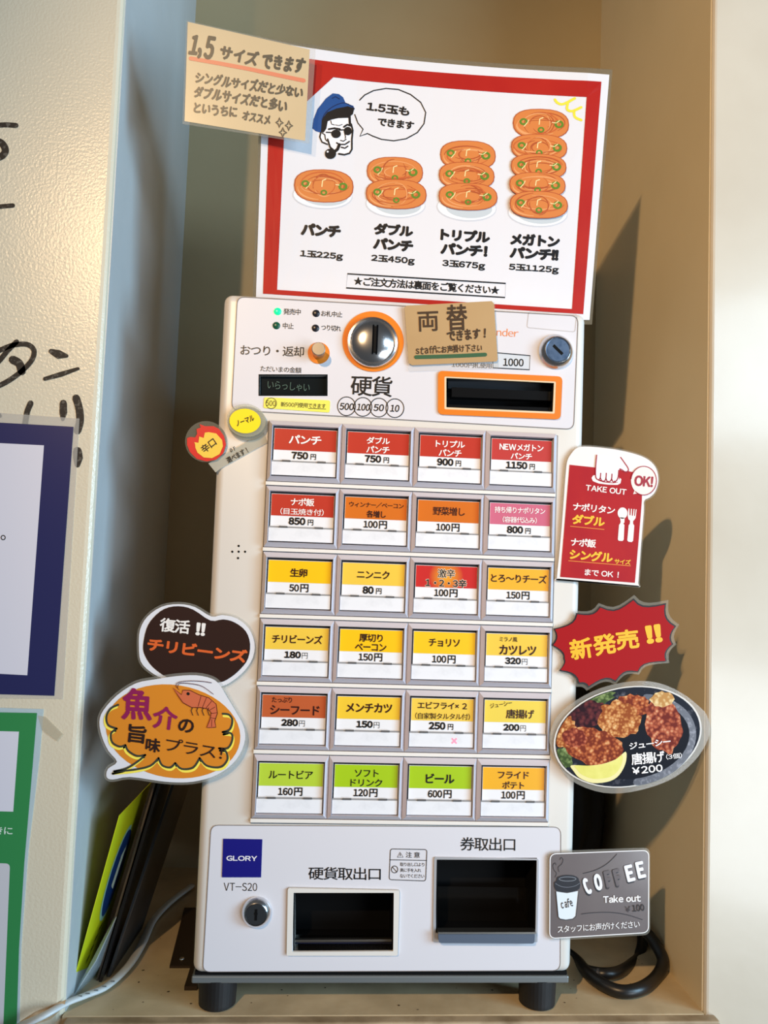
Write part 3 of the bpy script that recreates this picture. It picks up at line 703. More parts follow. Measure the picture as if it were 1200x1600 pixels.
# noodle portions
OR1, OR2, OR3 = ink(212, 128, 66), ink(176, 84, 44), ink(228, 160, 104)
def noodle(cx, cy, w_, h_, off, par):
    R_ = lambda t: math.radians(t)
    sh = [(cx + w_ / 2 * math.copysign(abs(math.cos(R_(a))) ** .8, math.cos(R_(a))), cy + h_ / 2 * math.copysign(abs(math.sin(R_(a))) ** .8, math.sin(R_(a))) + math.cos(R_(a)) * 1.5) for a in range(0, 360, 15)]
    rim = piece('pasta_picture', PF, sh, off, OR2, par)
    piece('pasta_body', PF, [(cx + (x - cx) * .965, cy + (y - cy) * .95) for x, y in sh], off + .0001, OR1, rim)
    for k in range(13):
        a0 = random.uniform(0, 360); rx = w_ * random.uniform(.16, .43); ry = h_ * random.uniform(.14, .4)
        line('pasta_strand', PF, circle_pts(cx + random.uniform(-3, 3), cy + random.uniform(-2, 2), rx, ry, 12, 0, a0, a0 + random.uniform(90, 200)), random.uniform(1.1, 2.2), off + .00015 + k * .00001, (OR2, OR3, OR2, ink(198, 100, 50))[k % 4], rim, taper=True)
    line('pasta_strand', PF, circle_pts(cx - w_ * .06, cy + h_ * .05, w_ * .38, h_ * .36, 12, 0, 95, 185), 2.6, off + .00026, OR3, rim, taper=True)
    for dx, dy, r in ((-.31, -.07, 6.4), (.32, .02, 7.2), (.0, .2, 5.2)):
        c = (cx + dx * w_, cy + dy * h_)
        obj('pepper_ring', ring(PF, circle_pts(*c, r, r * .85, 16), circle_pts(*c, r * .5, r * .42, 16), off + .0003), ink(92, 134, 40), rim)
    line('onion_strip', PF, [(cx - 3, cy + h_ * .02), (cx - 2, cy - h_ * .16), (cx + 3, cy - h_ * .2)], 1.7, off + .0003, ink(246, 220, 160), rim)
    line('onion_strip', PF, [(cx + w_ * .2, cy - 2), (cx + w_ * .27, cy - 1), (cx + w_ * .33, cy - 5)], 1.4, off + .0003, ink(246, 220, 160), rim)
    line('onion_strip', PF, [(cx - w_ * .3, cy + 4), (cx - w_ * .24, cy - 2), (cx - w_ * .22, cy - 6)], 1.4, off + .0003, ink(246, 220, 160), rim)
for (px_, py_, stack) in ((504, 306, [(506, 291, 93, 52)]), (618, 320, [(617, 269, 88, 47), (619, 304, 95, 47)]),
                          (729, 325, [(731, 243, 87, 46), (729, 275, 87, 43), (731, 308, 92, 43)]), (840, 334, [(845, 194, 88, 47), (842, 231, 88, 42), (841, 261, 87, 40), (839, 290, 88, 40), (841, 321, 91, 43)])):
    piece('plate_picture', PF, circle_pts(px_, py_, 47, 21, 30, 3), .0005, ink(205, 210, 220), po)
    piece('plate_inside', PF, circle_pts(px_, py_ - .5, 45.5, 19.8, 30, 3), .0006, ink(240, 241, 246), po)
    piece('plate_shade', PF, circle_pts(px_ + 4, py_ + 1, 36, 15, 30, 3), .0007, ink(196, 206, 214), po)
    for k, n_ in enumerate(stack): noodle(*n_, .0008 + .0004 * (len(stack) - k if False else k), po)
for pts in ([(867, 156), (871, 161), (880, 163), (898, 154)], [(887, 162), (886, 171), (894, 174), (908, 168)], [(897, 173), (898, 183), (908, 188)]):
    line('yellow_mark', PF, pts, 4, G_, ink(238, 224, 70), po, sm=4)
# printed emblem: head of a man in a cap with a pipe
em = piece('emblem_head', HF, [(182, 500), (175, 560), (195, 590), (245, 603), (275, 655), (320, 685), (380, 700), (430, 690), (458, 650), (462, 560), (468, 480), (448, 370), (330, 350), (225, 400)], .0005, ink(236, 236, 242), po, 'printed head of a man in a blue cap smoking a pipe')
piece('cap_crown', HF, [(105, 462), (115, 380), (150, 290), (225, 195), (285, 150), (340, 156), (378, 185), (400, 235), (470, 262), (480, 290), (430, 345), (300, 300), (215, 350), (190, 395), (178, 500), (135, 488)], .0006, ink(24, 74, 140), em, 'blue cap')
piece('cap_peak', HF, [(188, 385), (235, 320), (320, 285), (420, 265), (478, 285), (465, 335), (445, 352), (450, 430), (428, 425), (425, 368), (330, 372), (275, 385), (240, 400), (228, 465), (205, 500), (180, 498)], .0007, K, em)
line('cap_fold', HF, [(190, 385), (225, 320), (300, 262), (395, 235), (478, 285)], 7, .0008, ink(12, 34, 80), em, sm=3)
line('cap_fold', HF, [(280, 195), (310, 180), (345, 200)], 7, .0008, ink(12, 34, 80), em)
for pts, wd in (([(180, 500), (170, 540), (190, 585), (238, 605)], 9), ([(240, 560), (262, 630), (305, 668)], 11), ([(340, 690), (390, 698), (435, 685), (456, 650), (456, 560), (464, 480), (450, 425)], 11), ([(192, 505), (215, 520), (220, 560), (232, 575)], 7),
                ([(228, 498), (280, 500)], 8), ([(345, 478), (385, 476)], 8), ([(250, 470), (300, 462), (350, 470)], 12), ([(385, 450), (415, 430), (448, 440)], 12), ([(388, 490), (400, 540), (396, 552)], 6), ([(355, 570), (380, 578), (405, 560)], 6),
                ([(320, 592), (345, 606), (395, 606), (434, 580)], 9), ([(362, 632), (395, 640), (420, 622)], 9), ([(300, 672), (328, 650), (345, 608)], 20), ([(310, 432), (340, 438), (370, 428)], 4), ([(268, 395), (275, 425), (300, 432)], 5)):
    line('ink_line', HF, pts, wd * 1.35, .0008, K, em)
for c in ((315, 512, 43, 38), (420, 487, 36, 37), (265, 690, 50, 46)): piece('ink_patch', HF, circle_pts(*c, 20), .0009, K, em)
piece('pipe_shine', HF, circle_pts(240, 672, 9, 9, 10), .001, ink(236, 236, 242), em)

# ---- handwritten note over the poster's corner
NF = Frame((-.2, -.004, .9), (1, 0, 0), (0, -.12, 1))
NC = crop(NF, 280, 20, 3)
nt_ = thing('size_note', (-.17, -.0035, .84), 'handwritten tan note about 1.5 size taped over the poster corner', 'note')
piece('film', NC, [(33, 34), (640, 170), (610, 612), (15, 520)], -.0004, FILM, nt_, 'clear laminate edge', .0005)
piece('paper', NC, [(40, 42), (612, 172), (590, 600), (25, 508)], 0, mat('kraft_paper_light', (206, 188, 154), .35, coat=.4, noise=(8, (198, 179, 143), .3, .7)), nt_)
PEN = ink(72, 72, 66)
for s_, a_, b_, h_, bo in (('1,5', (58, 150), (172, 168), 95, .05), ('サイズ', (190, 186), (372, 218), 62, .055), ('できます', (388, 222), (590, 252), 66, .055),
                       ('シングルサイズだと少ない', (76, 302), (582, 376), 46, .055), ('ダブルサイズだと多い', (70, 368), (508, 440), 50, .055), ('というちに', (64, 444), (275, 468), 44, .055), ('オススメ', (296, 480), (430, 504), 42, .055)):
    obj('pen_text', hand(NC, s_, a_, b_, h_, .0003, bo), PEN, nt_)
line('red_underline', NC, [(54, 214), (180, 236), (320, 262), (460, 292), (584, 318)], 19, .0002, ink(214, 128, 100), nt_)
for x, y in ((470, 516), (514, 530), (486, 562)):
    line('sparkle', NC, [(x, y - 24), (x + 6, y - 6), (x + 18, y), (x + 5, y + 6), (x - 1, y + 22), (x - 6, y + 5), (x - 17, y - 2), (x - 6, y - 7)], 7, .0003, PEN, nt_, closed=True)
# ---- change note by the coin slot
CF = Frame((.05, -.0035, .63), (1, 0, 0), (0, -.03, 1)); CC = crop(CF, 620, 450, 3.75)
cn_ = thing('change_note', (.05, -.002, .61), 'tan handwritten note beside the coin slot offering change', 'note')
piece('film', CC, [(42, 100), (575, 82), (598, 468), (72, 486)], -.0006, FILM, cn_, 'clear laminate edge', .0026)
piece('paper', CC, [(45, 112), (60, 103), (556, 76), (570, 92), (592, 418), (585, 430), (90, 452), (70, 440)], -.0002, mat('kraft_paper', (186, 154, 108), .5, noise=(10, (176, 143, 98), .3, .7)), cn_, thick=.0004)
BPEN = ink(70, 52, 36)
obj('pen_text', hand(CC, '両', (120, 198), (246, 190), 105, .0002, .018, jit=.05), BPEN, cn_)
obj('pen_text', hand(CC, '替', (292, 176), (412, 170), 138, .0002, .02, jit=.05), BPEN, cn_)
obj('pen_text', hand(CC, 'できます！', (295, 284), (540, 262), 54, .0002, .05), BPEN, cn_)
obj('pen_text', hand(CC, 'staffにお声掛け下さい', (104, 368), (502, 350), 40, .0002, .03), BPEN, cn_)
line('green_underline', CC, [(112, 405), (240, 402), (380, 397), (518, 390)], 22, .0002, ink(58, 96, 66), cn_)

# ---- spiciness tag
SF = Frame((0, -.0012, 0)); SC_ = crop(SF, 280, 620, 4.615)
st = thing('spice_tag', (-.17, -.001, .51), 'yellow disc and red flame disc on a clear strip, stuck on the front left edge', 'tag')
piece('clear_strip', SC_, [(210, 480), (612, 255), (636, 330), (300, 515), (262, 545)], 0, clear('grey_film', (206, 200, 182), .6), st, 'clear film strip', .0008)
disc = circle_pts(195, 325, 150, 148, 32)
piece('red_film', SC_, disc, .002, FILM2, st, 'clear disc', .0012)
fl = [(60, 300), (85, 292), (118, 296), (132, 270), (128, 235), (158, 225), (150, 200), (190, 215), (250, 215), (290, 235), (325, 285), (340, 345), (320, 410), (270, 455), (200, 468), (130, 450), (80, 400), (60, 350)]
fd = piece('red_flame', SC_, fl, .0024, ink(212, 34, 32), st, 'red flame')
piece('yellow_patch', SC_, [(118, 345), (112, 330), (142, 335), (148, 290), (180, 300), (188, 262), (215, 258), (270, 268), (312, 315), (318, 360), (295, 415), (240, 445), (180, 440), (135, 405), (120, 370)], .0027, ink(240, 200, 74), st, 'yellow flame centre')
obj('pen_text', hand(SC_, '辛口', (168, 392), (266, 318), 52, .003, .02, jit=.04), K, st)
yc = [(p[0], p[1]) for p in circle_pts(487, 178, 140, 118, 36, 8)]
piece('clear_puck', SC_, grow(circle_pts(492, 194, 138, 118, 36, 8), 4), .003, clear('puck_side', (168, 164, 146), .4), st, 'thick clear puck under yellow disc', .003)
piece('clear_puck', SC_, yc, .006, clear('puck_top', (206, 202, 176), .35), st, 'thick clear puck under yellow disc', .003)
piece('yellow_disc', SC_, circle_pts(480, 183, 112, 88, 32, 4), .0064, ink(252, 224, 20), st, 'yellow disc')
obj('pen_text', hand(SC_, 'ノーマル', (412, 205), (544, 158), 42, .0068, .02, jit=.03), K, st)
obj('pen_text', hand(SC_, 'or', (360, 388), (410, 362), 36, .0004, .02, jit=.05), K, st)
obj('pen_text', hand(SC_, '選べます！', (345, 462), (505, 375), 40, .0004, .02, jit=.05), K, st)

# ---- take-out sign
TF = Frame((.2, -.0035, .6), (1, 0, 0)); TC = crop(TF, 840, 680, 5.4545)
tk = thing('takeout_sign', (.21, -.003, .5), 'red laminated take out sign with a white hand picking up food', 'sign')
tout = smooth_pts([(400, 96), (330, 112), (285, 160), (255, 215), (242, 300), (228, 480), (212, 700), (190, 960), (165, 1215), (175, 1222), (500, 1250), (850, 1282), (858, 1262), (880, 960), (905, 650), (908, 560), (955, 530), (1000, 485), (1028, 400), (1020, 310), (985, 245), (920, 195), (830, 160), (700, 128), (560, 108)], 3)
piece('laminate', TC, grow(tout, 14), -.0006, FILM, tk, 'clear laminate edge', .0008)
piece('paper', TC, tout, 0, mat('sign_white', (240, 232, 230), .3, coat=.3), tk, thick=.0004)
TR = mat('sign_red', (176, 32, 34), .5, spec=.2, noise=(30, (168, 26, 34), .35, .6))
piece('red_field', TC, [(272, 252), (478, 274), (690, 290), (800, 312), (892, 325), (888, 560), (860, 900), (828, 1258), (192, 1208)], .0003, TR, tk)
TW, TD, TY, TO = ink(244, 232, 228), ink(160, 28, 48), ink(244, 190, 50), ink(240, 150, 60)
piece('hand_picture', TC, [(497, 168), (700, 186), (768, 282), (768, 306), (745, 316), (722, 306), (695, 290), (690, 340), (690, 395), (670, 402), (655, 385), (640, 404), (612, 400), (600, 388), (585, 396), (556, 392), (540, 380), (515, 384), (498, 372), (488, 300)], .0006, ink(240, 234, 240), tk, 'white hand pictogram')
piece('dish_picture', TC, [(458, 365), (470, 345), (490, 340), (500, 375), (520, 390), (560, 402), (640, 410), (680, 404), (700, 365), (712, 375), (705, 410), (680, 424), (600, 422), (520, 412), (470, 392)], .0005, ink(244, 232, 230), tk, 'white dish pictogram')
for pts in ([(502, 170), (494, 260), (492, 340), (500, 370), (518, 380), (532, 365), (536, 325)], [(534, 366), (545, 388), (568, 390), (580, 370), (584, 325)], [(582, 372), (592, 394), (612, 396), (628, 375), (632, 332)], [(630, 376), (642, 398), (666, 392), (684, 360), (690, 300)], [(706, 190), (738, 235), (770, 284), (766, 308), (742, 312), (718, 296), (700, 288)]):
    line('hand_outline', TC, pts, 9, .0008, TD, tk, sm=3)
words('white_text', TC, tk, TW, [('TAKE OUT', (408, 446), (755, 486), 50, .03), ('ナポリタン', (300, 604), (658, 642), 68, .03), ('ナポ飯', (282, 908), (496, 925), 72, .03), ('まで OK ！', (400, 1166), (690, 1190), 54, .025)], .0006)
words('yellow_text', TC, tk, TY, [('ダブル', (292, 712), (572, 740), 88, .05), ('シングル', (270, 1012), (640, 1046), 90, .05), ('サイズ', (652, 1073), (792, 1084), 44, .03)], .0006)
line('underline', TC, [(278, 776), (565, 804)], 5, .0006, TO, tk); line('underline', TC, [(262, 1070), (790, 1114)], 5, .0006, TO, tk)
piece('bubble', TC, circle_pts(902, 388, 108, 122, 32), .0007, ink(240, 226, 220), tk); piece('bubble_tail', TC, [(830, 455), (812, 503), (868, 492)], .00055, ink(240, 226, 220), tk)
line('bubble_outline', TC, circle_pts(902, 388, 108, 122, 40, 0, -172, 130), 7, .0009, TD, tk)
words('bubble_text', TC, tk, TD, [('OK!', (822, 386), (982, 400), 92, .04)], .001)
piece('spoon_picture', TC, circle_pts(722, 664, 42, 48, 24), .0006, TW, tk); piece('spoon_handle', TC, [(700, 700), (740, 704), (738, 745), (728, 752), (738, 765), (732, 890), (722, 902), (690, 900), (682, 888), (692, 765), (702, 752), (706, 740)], .0006, TW, tk)
piece('fork_picture', TC, [(766, 690), (772, 625), (780, 626), (782, 682), (790, 684), (794, 627), (802, 628), (801, 686), (810, 687), (816, 629), (824, 630), (821, 688), (828, 689), (834, 632), (842, 633), (834, 705), (820, 725), (812, 730), (812, 755), (822, 770), (812, 900), (800, 911), (772, 908), (762, 896), (774, 768), (784, 755), (786, 728), (772, 716)], .0006, TW, tk)

# ---- starburst sign
BF = Frame((.2, -.0035, .37)); BC = crop(BF, 840, 920, 4)
bs_ = thing('starburst_sign', (.23, -.003, .37), 'red starburst sign with yellow characters and jagged black outline', 'sign')
tips = [(98, 250), (241, 151), (388, 108), (601, 60), (803, 89), (866, 232), (848, 346), (808, 454), (628, 522), (486, 582), (314, 618), (255, 595), (133, 514), (160, 440), (86, 352)]
cb_ = (480, 345); star = []
for i, t in enumerate(tips):
    n_ = tips[(i + 1) % len(tips)]; star.append(t); L = math.dist(t, n_)
    for k in (.2, .4, .6, .8):
        x = t[0] + (n_[0] - t[0]) * k; y = t[1] + (n_[1] - t[1]) * k; d_ = math.hypot(cb_[0] - x, cb_[1] - y); s_ = L * .2 * math.sin(math.pi * k) ** .8
        star.append((x + (cb_[0] - x) / d_ * s_, y + (cb_[1] - y) / d_ * s_))
piece('laminate', BC, [(cb_[0] + (x - cb_[0]) * 1.045, cb_[1] + (y - cb_[1]) * 1.06) for x, y in grow(star, 4)], -.0004, FILM, bs_, 'clear laminate edge', .0008)
piece('black_outline', BC, star, 0, K, bs_)
piece('red_star', BC, [(cb_[0] + (x - cb_[0]) * .972, cb_[1] + (y - cb_[1]) * .96) for x, y in star], .0003, mat('star_red', (164, 16, 20), .5, spec=.15), bs_)
words('yellow_text', BC, bs_, ink(244, 184, 16), [('新', (200, 385), (340, 362), 132, .034), ('発', (345, 360), (490, 335), 130, .034), ('売', (487, 325), (632, 308), 125, .036), ('!!', (672, 290), (776, 274), 116, .06)], .0006)

# ---- fried chicken oval
KF = Frame((.2, -.009, .27), (1, 0, 0), (0, -.02, 1)); KC = crop(KF, 840, 920, 4)
kg = thing('chicken_sign', (.25, -.008, .25), 'oval photo sign of fried chicken with a lemon wedge on a dark plate', 'sign')
def oval(k, dx=0, dy=0): return circle_pts(563 + dx, 925 + dy, 468 * k, 312 * k, 56, -11)
piece('laminate', KC, smooth_pts([(85, 880), (130, 790), (240, 700), (400, 620), (600, 578), (760, 590), (900, 650), (1000, 725), (1060, 790), (1082, 880), (1050, 980), (980, 1080), (860, 1180), (700, 1245), (520, 1280), (360, 1265), (200, 1190), (110, 1060), (76, 960)], 3), -.0006, clear('milky_film', (186, 182, 172), .28), kg, 'clear laminate edge', .0008)
piece('white_rim', KC, oval(1.0), 0, ink(216, 212, 206), kg)
dm = mat('dark_plate_print', (28, 32, 44), .55, spec=.15, noise=(120, (96, 98, 108), .28, .44))
piece('plate_picture', KC, oval(.975), .0002, dm, kg, 'dark plate picture')
line('plate_rim', KC, circle_pts(600, 945, 372, 262, 40, -11, -70, 95), 44, .0003, mat('plate_rim_print', (70, 74, 88), .3, noise=(220, (120, 122, 134), .35, .5)), kg)
piece('plate_well', KC, circle_pts(600, 945, 352, 240, 40, -11), .0004, mat('plate_well_print', (18, 20, 30), .55, spec=.15), kg)
def blob(cx, cy, rx, ry, n=30, j=.12, rot=0):
    return circle_pts_j(cx, cy, rx, ry, n, j, rot)
def circle_pts_j(cx, cy, rx, ry, n, j, rot):
    out = []; c, s = math.cos(math.radians(rot)), math.sin(math.radians(rot))
    for i in range(n):
        a = 2 * math.pi * i / n; k = 1 + random.uniform(-j, j); x, y = rx * k * math.cos(a), ry * k * math.sin(a); out.append((cx + x * c - y * s, cy + x * s + y * c))
    return out
def clipo(pts):
    out = []
    c, s = math.cos(math.radians(-11)), math.sin(math.radians(-11))
    for x, y in pts:
        dx, dy = x - 563, y - 925; a = dx * c + dy * s; b = -dx * s + dy * c; r_ = math.hypot(a / 452, b / 300)
        if r_ > 1: a /= r_; b /= r_
        out.append((563 + a * c - b * s, 925 + a * s + b * c))
    return out
def crumb_mat(name, a, b, c, sc):
    m = bpy.data.materials.new(name); m.use_nodes = True; nt = m.node_tree; p = nt.nodes['Principled BSDF']; p.inputs['Roughness'].default_value = .55; p.inputs['Specular IOR Level'].default_value = .15
    tc = nt.nodes.new('ShaderNodeTexCoord'); n1 = nt.nodes.new('ShaderNodeTexNoise'); n1.inputs['Scale'].default_value = sc; n1.inputs['Detail'].default_value = 5
    v = nt.nodes.new('ShaderNodeTexVoronoi'); v.inputs['Scale'].default_value = sc * 2.2
    mx = nt.nodes.new('ShaderNodeMath'); mx.operation = 'MULTIPLY_ADD'; mx.inputs[1].default_value = -.45
    r = nt.nodes.new('ShaderNodeValToRGB'); e = r.color_ramp.elements; e[0].position = .18; e[0].color = rgb(*a); e[1].position = .62; e[1].color = rgb(*c); k = e.new(.36); k.color = rgb(*b)
    nt.links.new(tc.outputs['Object'], n1.inputs['Vector']); nt.links.new(tc.outputs['Object'], v.inputs['Vector']); nt.links.new(v.outputs['Distance'], mx.inputs[0]); nt.links.new(n1.outputs['Fac'], mx.inputs[2]); nt.links.new(mx.outputs[0], r.inputs[0]); nt.links.new(r.outputs[0], p.inputs['Base Color'])
    return m
c1 = crumb_mat('crumb_gold', (150, 76, 34), (206, 140, 80), (238, 204, 150), 150)
c2 = crumb_mat('crumb_brown', (120, 46, 26), (184, 98, 54), (232, 180, 124), 140)
c3 = crumb_mat('crumb_red', (112, 38, 28), (180, 92, 62), (234, 178, 134), 120)
lt = crumb_mat('red_lettuce', (40, 14, 24), (84, 34, 40), (126, 60, 54), 110)
gl = crumb_mat('green_lettuce', (60, 80, 40), (120, 140, 84), (176, 190, 140), 120)
piece('lettuce_picture', KC, clipo(blob(330, 690, 150, 60, rot=-15)), .00045, gl, kg, 'green lettuce picture')
piece('lettuce_picture', KC, clipo(blob(290, 790, 150, 90, rot=-10)), .0005, lt, kg, 'dark red lettuce picture')
piece('lettuce_picture', KC, clipo(blob(160, 1060, 60, 70)), .00045, gl, kg, 'green lettuce picture')
piece('chicken_picture', KC, clipo(blob(165, 890, 80, 100, rot=0)), .00055, c1, kg, 'golden fried chicken picture')
piece('chicken_picture', KC, clipo(blob(590, 730, 110, 70)), .00055, c2, kg)
piece('chicken_picture', KC, blob(505, 820, 135, 118, 34), .0006, c1, kg, 'golden fried chicken picture')
piece('chicken_picture', KC, blob(785, 850, 108, 178, 34, .1, -14), .0006, c3, kg, 'reddish fried chicken picture')
piece('chicken_picture', KC, blob(775, 690, 72, 50, 20), .00065, crumb_mat('crumb_pale', (190, 140, 80), (226, 196, 140), (244, 226, 180), 130), kg, 'pale crumb picture')
piece('chicken_picture', KC, clipo(blob(345, 985, 190, 112, 34, .08, 12)), .0007, c2, kg, 'brown fried chicken picture')
piece('chicken_picture', KC, clipo(blob(230, 930, 80, 60, 24, .1, 12)), .00072, c3, kg)
lemon = smooth_pts([(206, 1102), (300, 1104), (400, 1094), (490, 1062), (548, 1016), (552, 1070), (530, 1130), (490, 1180), (430, 1206), (340, 1212), (260, 1180), (225, 1140)], 3)
piece('lemon_picture', KC, lemon, .0008, ink(236, 226, 156), kg, 'pale lemon wedge picture')
piece('lemon_flesh', KC, [(380 + (x - 380) * .86, 1125 + (y - 1132) * .76) for x, y in lemon], .0009, mat('lemon_flesh', (232, 226, 120), .3, noise=(90, (220, 214, 96), .3, .7)), kg)
words('white_text', KC, kg, ink(244, 240, 240), [('ジューシー', (570, 982), (828, 950), 42, .025), ('唐揚げ', (582, 1064), (790, 1044), 74, .022), ('（3個）', (800, 1050), (898, 1038), 34, .012), ('￥200', (588, 1137), (778, 1116), 46, .03)], .0012)

# ---- chilli beans sign and seafood sign
DF = Frame((-.2, -.003, .37)); DC = crop(DF, 140, 930, 4.4444)
cb2 = thing('chilli_beans_sign', (-.22, -.002, .36), 'dark brown bean shaped sign with white and orange characters', 'sign')
bo_ = smooth_pts([(350, 240), (400, 150), (500, 80), (620, 62), (730, 82), (845, 148), (920, 138), (1020, 160), (1105, 230), (1145, 330), (1135, 430), (1080, 520), (1000, 590), (920, 632), (800, 640), (620, 610), (510, 580), (420, 530), (355, 460), (342, 350)], 3)
piece('laminate', DC, grow(bo_, 15), -.0005, FILM, cb2, 'clear laminate edge', .001)
piece('white_edge', DC, bo_, 0, WHITE, cb2)
piece('brown_field', DC, smooth_pts([(372, 350), (395, 235), (440, 160), (520, 95), (620, 76), (720, 100), (840, 176), (930, 168), (1010, 190), (1085, 250), (1115, 340), (1100, 440), (1050, 510), (980, 570), (900, 606), (760, 600), (640, 590), (540, 570), (440, 500), (385, 420)], 3), .0003, mat('brown_print', (48, 28, 22), .3, coat=.3), cb2)
words('white_text', DC, cb2, ink(240, 236, 232), [('復活', (488, 202), (698, 224), 96, .028), ('!!', (738, 233), (806, 240), 90, .05)], .0006)
words('orange_text', DC, cb2, ink(218, 98, 44), [('チリビーンズ', (402, 336), (1095, 426), 92, .05)], .0006)
GF = Frame((-.2, -.0085, .3)); GC = crop(GF, 140, 930, 4.4444)
sf = thing('seafood_sign', (-.23, -.008, .28), 'orange cloud shaped sign with a printed shrimp and purple characters', 'sign')
so = smooth_pts([(68, 880), (95, 800), (190, 695), (320, 612), (450, 585), (600, 562), (740, 556), (850, 580), (905, 625), (950, 700), (1010, 800), (1065, 900), (1080, 1000), (1040, 1110), (960, 1200), (850, 1262), (720, 1295), (600, 1300), (480, 1290), (280, 1262), (160, 1280), (118, 1262), (128, 1205), (190, 1157), (130, 1080), (85, 980)], 3)
piece('laminate', GC, grow(so, 18), -.0006, FILM, sf, 'clear laminate edge', .0008)
piece('white_edge', GC, so, 0, WHITE, sf, thick=.0003)
ov = circle_pts(580, 945, 470, 322, 48, 9)
piece('orange_field', GC, ov, .0003, mat('seafood_orange', (218, 136, 40), .28, coat=.35), sf)
cloud = [[(200, 760), (150, 785), (118, 840), (130, 900), (190, 925)], [(190, 925), (150, 960), (158, 1020), (210, 1050), (250, 1040)], [(250, 1040), (270, 1080), (330, 1115), (388, 1108)], [(388, 1108), (340, 1150), (260, 1200), (172, 1222)], [(172, 1222), (300, 1212), (420, 1185), (480, 1130)],
         [(480, 1130), (505, 1180), (560, 1195), (596, 1165)], [(596, 1165), (640, 1205), (720, 1195), (765, 1130)], [(765, 1130), (810, 1180), (880, 1195), (930, 1180), (960, 1130), (940, 1075), (900, 1062)], [(900, 1062), (960, 1060), (990, 1010), (985, 960), (925, 950)], [(925, 950), (975, 930), (992, 870), (970, 830), (925, 822)]]
for c_ in cloud:
    line('cloud_glow', GC, [(x + (6 if x > 500 else -10), y + 16) for x, y in c_], 16, .00045, ink(250, 232, 90), sf, sm=4)
    line('cloud_line', GC, c_, 14, .0006, ink(58, 62, 52), sf, sm=4)
words('purple_text', GC, sf, ink(140, 30, 84), [('魚', (226, 750), (440, 762), 222, .03), ('介', (440, 840), (612, 862), 160, .03)], .0008)
words('dark_text', GC, sf, ink(44, 26, 22), [('の', (616, 900), (726, 912), 95, .03), ('旨', (268, 955), (396, 970), 128, .03), ('味', (390, 1035), (494, 1046), 98, .035), ('プラス！', (530, 1030), (925, 1095), 92, .012)], .0008)
SH, SD = ink(206, 106, 70), ink(96, 34, 26)
shp = piece('shrimp_picture', GC, smooth_pts([(580, 642), (640, 690), (650, 658), (700, 660), (760, 690), (830, 712), (880, 755), (888, 820), (870, 872), (878, 915), (815, 918), (838, 860), (846, 815), (820, 788), (770, 778), (710, 778), (650, 745), (618, 700)], 2), .0009, SH, sf, 'printed shrimp')
line('shrimp_outline', GC, [(580, 642), (640, 690), (650, 658), (700, 660), (760, 690), (830, 712), (880, 755), (888, 820), (870, 872), (878, 915), (815, 918), (838, 860), (846, 815), (820, 788), (770, 778), (710, 778), (650, 745), (618, 700)], 5, .001, SD, shp, closed=True)
for a_, b_ in (((775, 700), (755, 770)), ((812, 712), (785, 778)), ((848, 735), (810, 782)), ((872, 775), (836, 796)), ((885, 815), (846, 820)), ((875, 855), (842, 850)), ((850, 862), (848, 910))): line('shrimp_segment', GC, [a_, b_], 4, .001, SD, shp)
for x in (706, 744, 782, 820): line('shrimp_leg', GC, [(x + 8, 782), (x, 800), (x + 12, 832)], 6, .001, ink(84, 50, 34), shp)
piece('shrimp_eye', GC, circle_pts(686, 683, 11, 11, 14), .0012, K, shp)
line('antenna', GC, [(622, 655), (600, 625), (625, 602), (700, 594), (790, 598), (848, 607)], 4, .001, SD, shp, sm=4); line('antenna', GC, [(612, 640), (625, 612), (690, 612), (780, 630), (860, 686)], 4, .001, SD, shp, sm=4)

# ---- coffee sign
FF = Frame((.2, -.0035, .15)); FC = crop(FF, 840, 1300, 5.4545)
cf = thing('coffee_sign', (.21, -.003, .15), 'grey coffee take out sign with a printed paper cup', 'sign')
cq = [(78, 168), (962, 136), (962, 880), (78, 932)]
piece('laminate', FC, round_quad(cq, 60, 6), -.0006, FILM, cf, 'clear laminate edge', .0009)
piece('card', FC, round_quad([(98, 180), (945, 150), (945, 862), (98, 912)], 60, 6), 0, mat('coffee_grey', (112, 104, 104), .25, coat=.4, noise=(20, (104, 96, 98), .3, .7)), cf)
line('white_border', FC, round_quad([(106, 186), (946, 155), (944, 856), (102, 906)], 55, 6), 8, .0003, ink(240, 238, 238), cf, closed=True)
DK = ink(36, 38, 46)
for k_, (ch, a_, b_, h_, wht) in enumerate((('C', (393, 470), (445, 450), 150, 1), ('O', (480, 432), (548, 418), 150, 1), ('F', (570, 405), (632, 392), 150, 0), ('F', (650, 392), (712, 375), 150, 0), ('E', (748, 358), (820, 340), 150, 1), ('E', (840, 328), (912, 312), 150, 1))):
    words('letter_shade', FC, cf, ink(34, 36, 44), [(ch, (a_[0] - 8, a_[1] + 8), (b_[0] - 4, b_[1] + 8), h_ + 12, .075)], .0003)
    words('letter', FC, cf, ink(240, 240, 246) if wht else ink(100, 92, 94), [(ch, a_, b_, h_ - 4, .05)], .0006)
words('white_text', FC, cf, ink(244, 242, 242), [('Take out', (556, 572), (878, 560), 62, .032), ('スタッフにお声がけください', (168, 828), (868, 782), 62, .008)], .0006)
words('price_text', FC, cf, ink(34, 30, 32), [('100', (806, 650), (908, 640), 58, .02)], .0006); words('price_text', FC, cf, ink(60, 54, 56), [('￥', (745, 658), (790, 655), 50, .008)], .0006)
line('curve_line', FC, [(388, 352), (480, 328), (560, 290), (620, 245), (674, 188)], 5, .0004, DK, cf, sm=3); line('curve_line', FC, [(372, 698), (480, 686), (620, 684), (760, 704), (892, 746)], 5, .0004, DK, cf, sm=3)
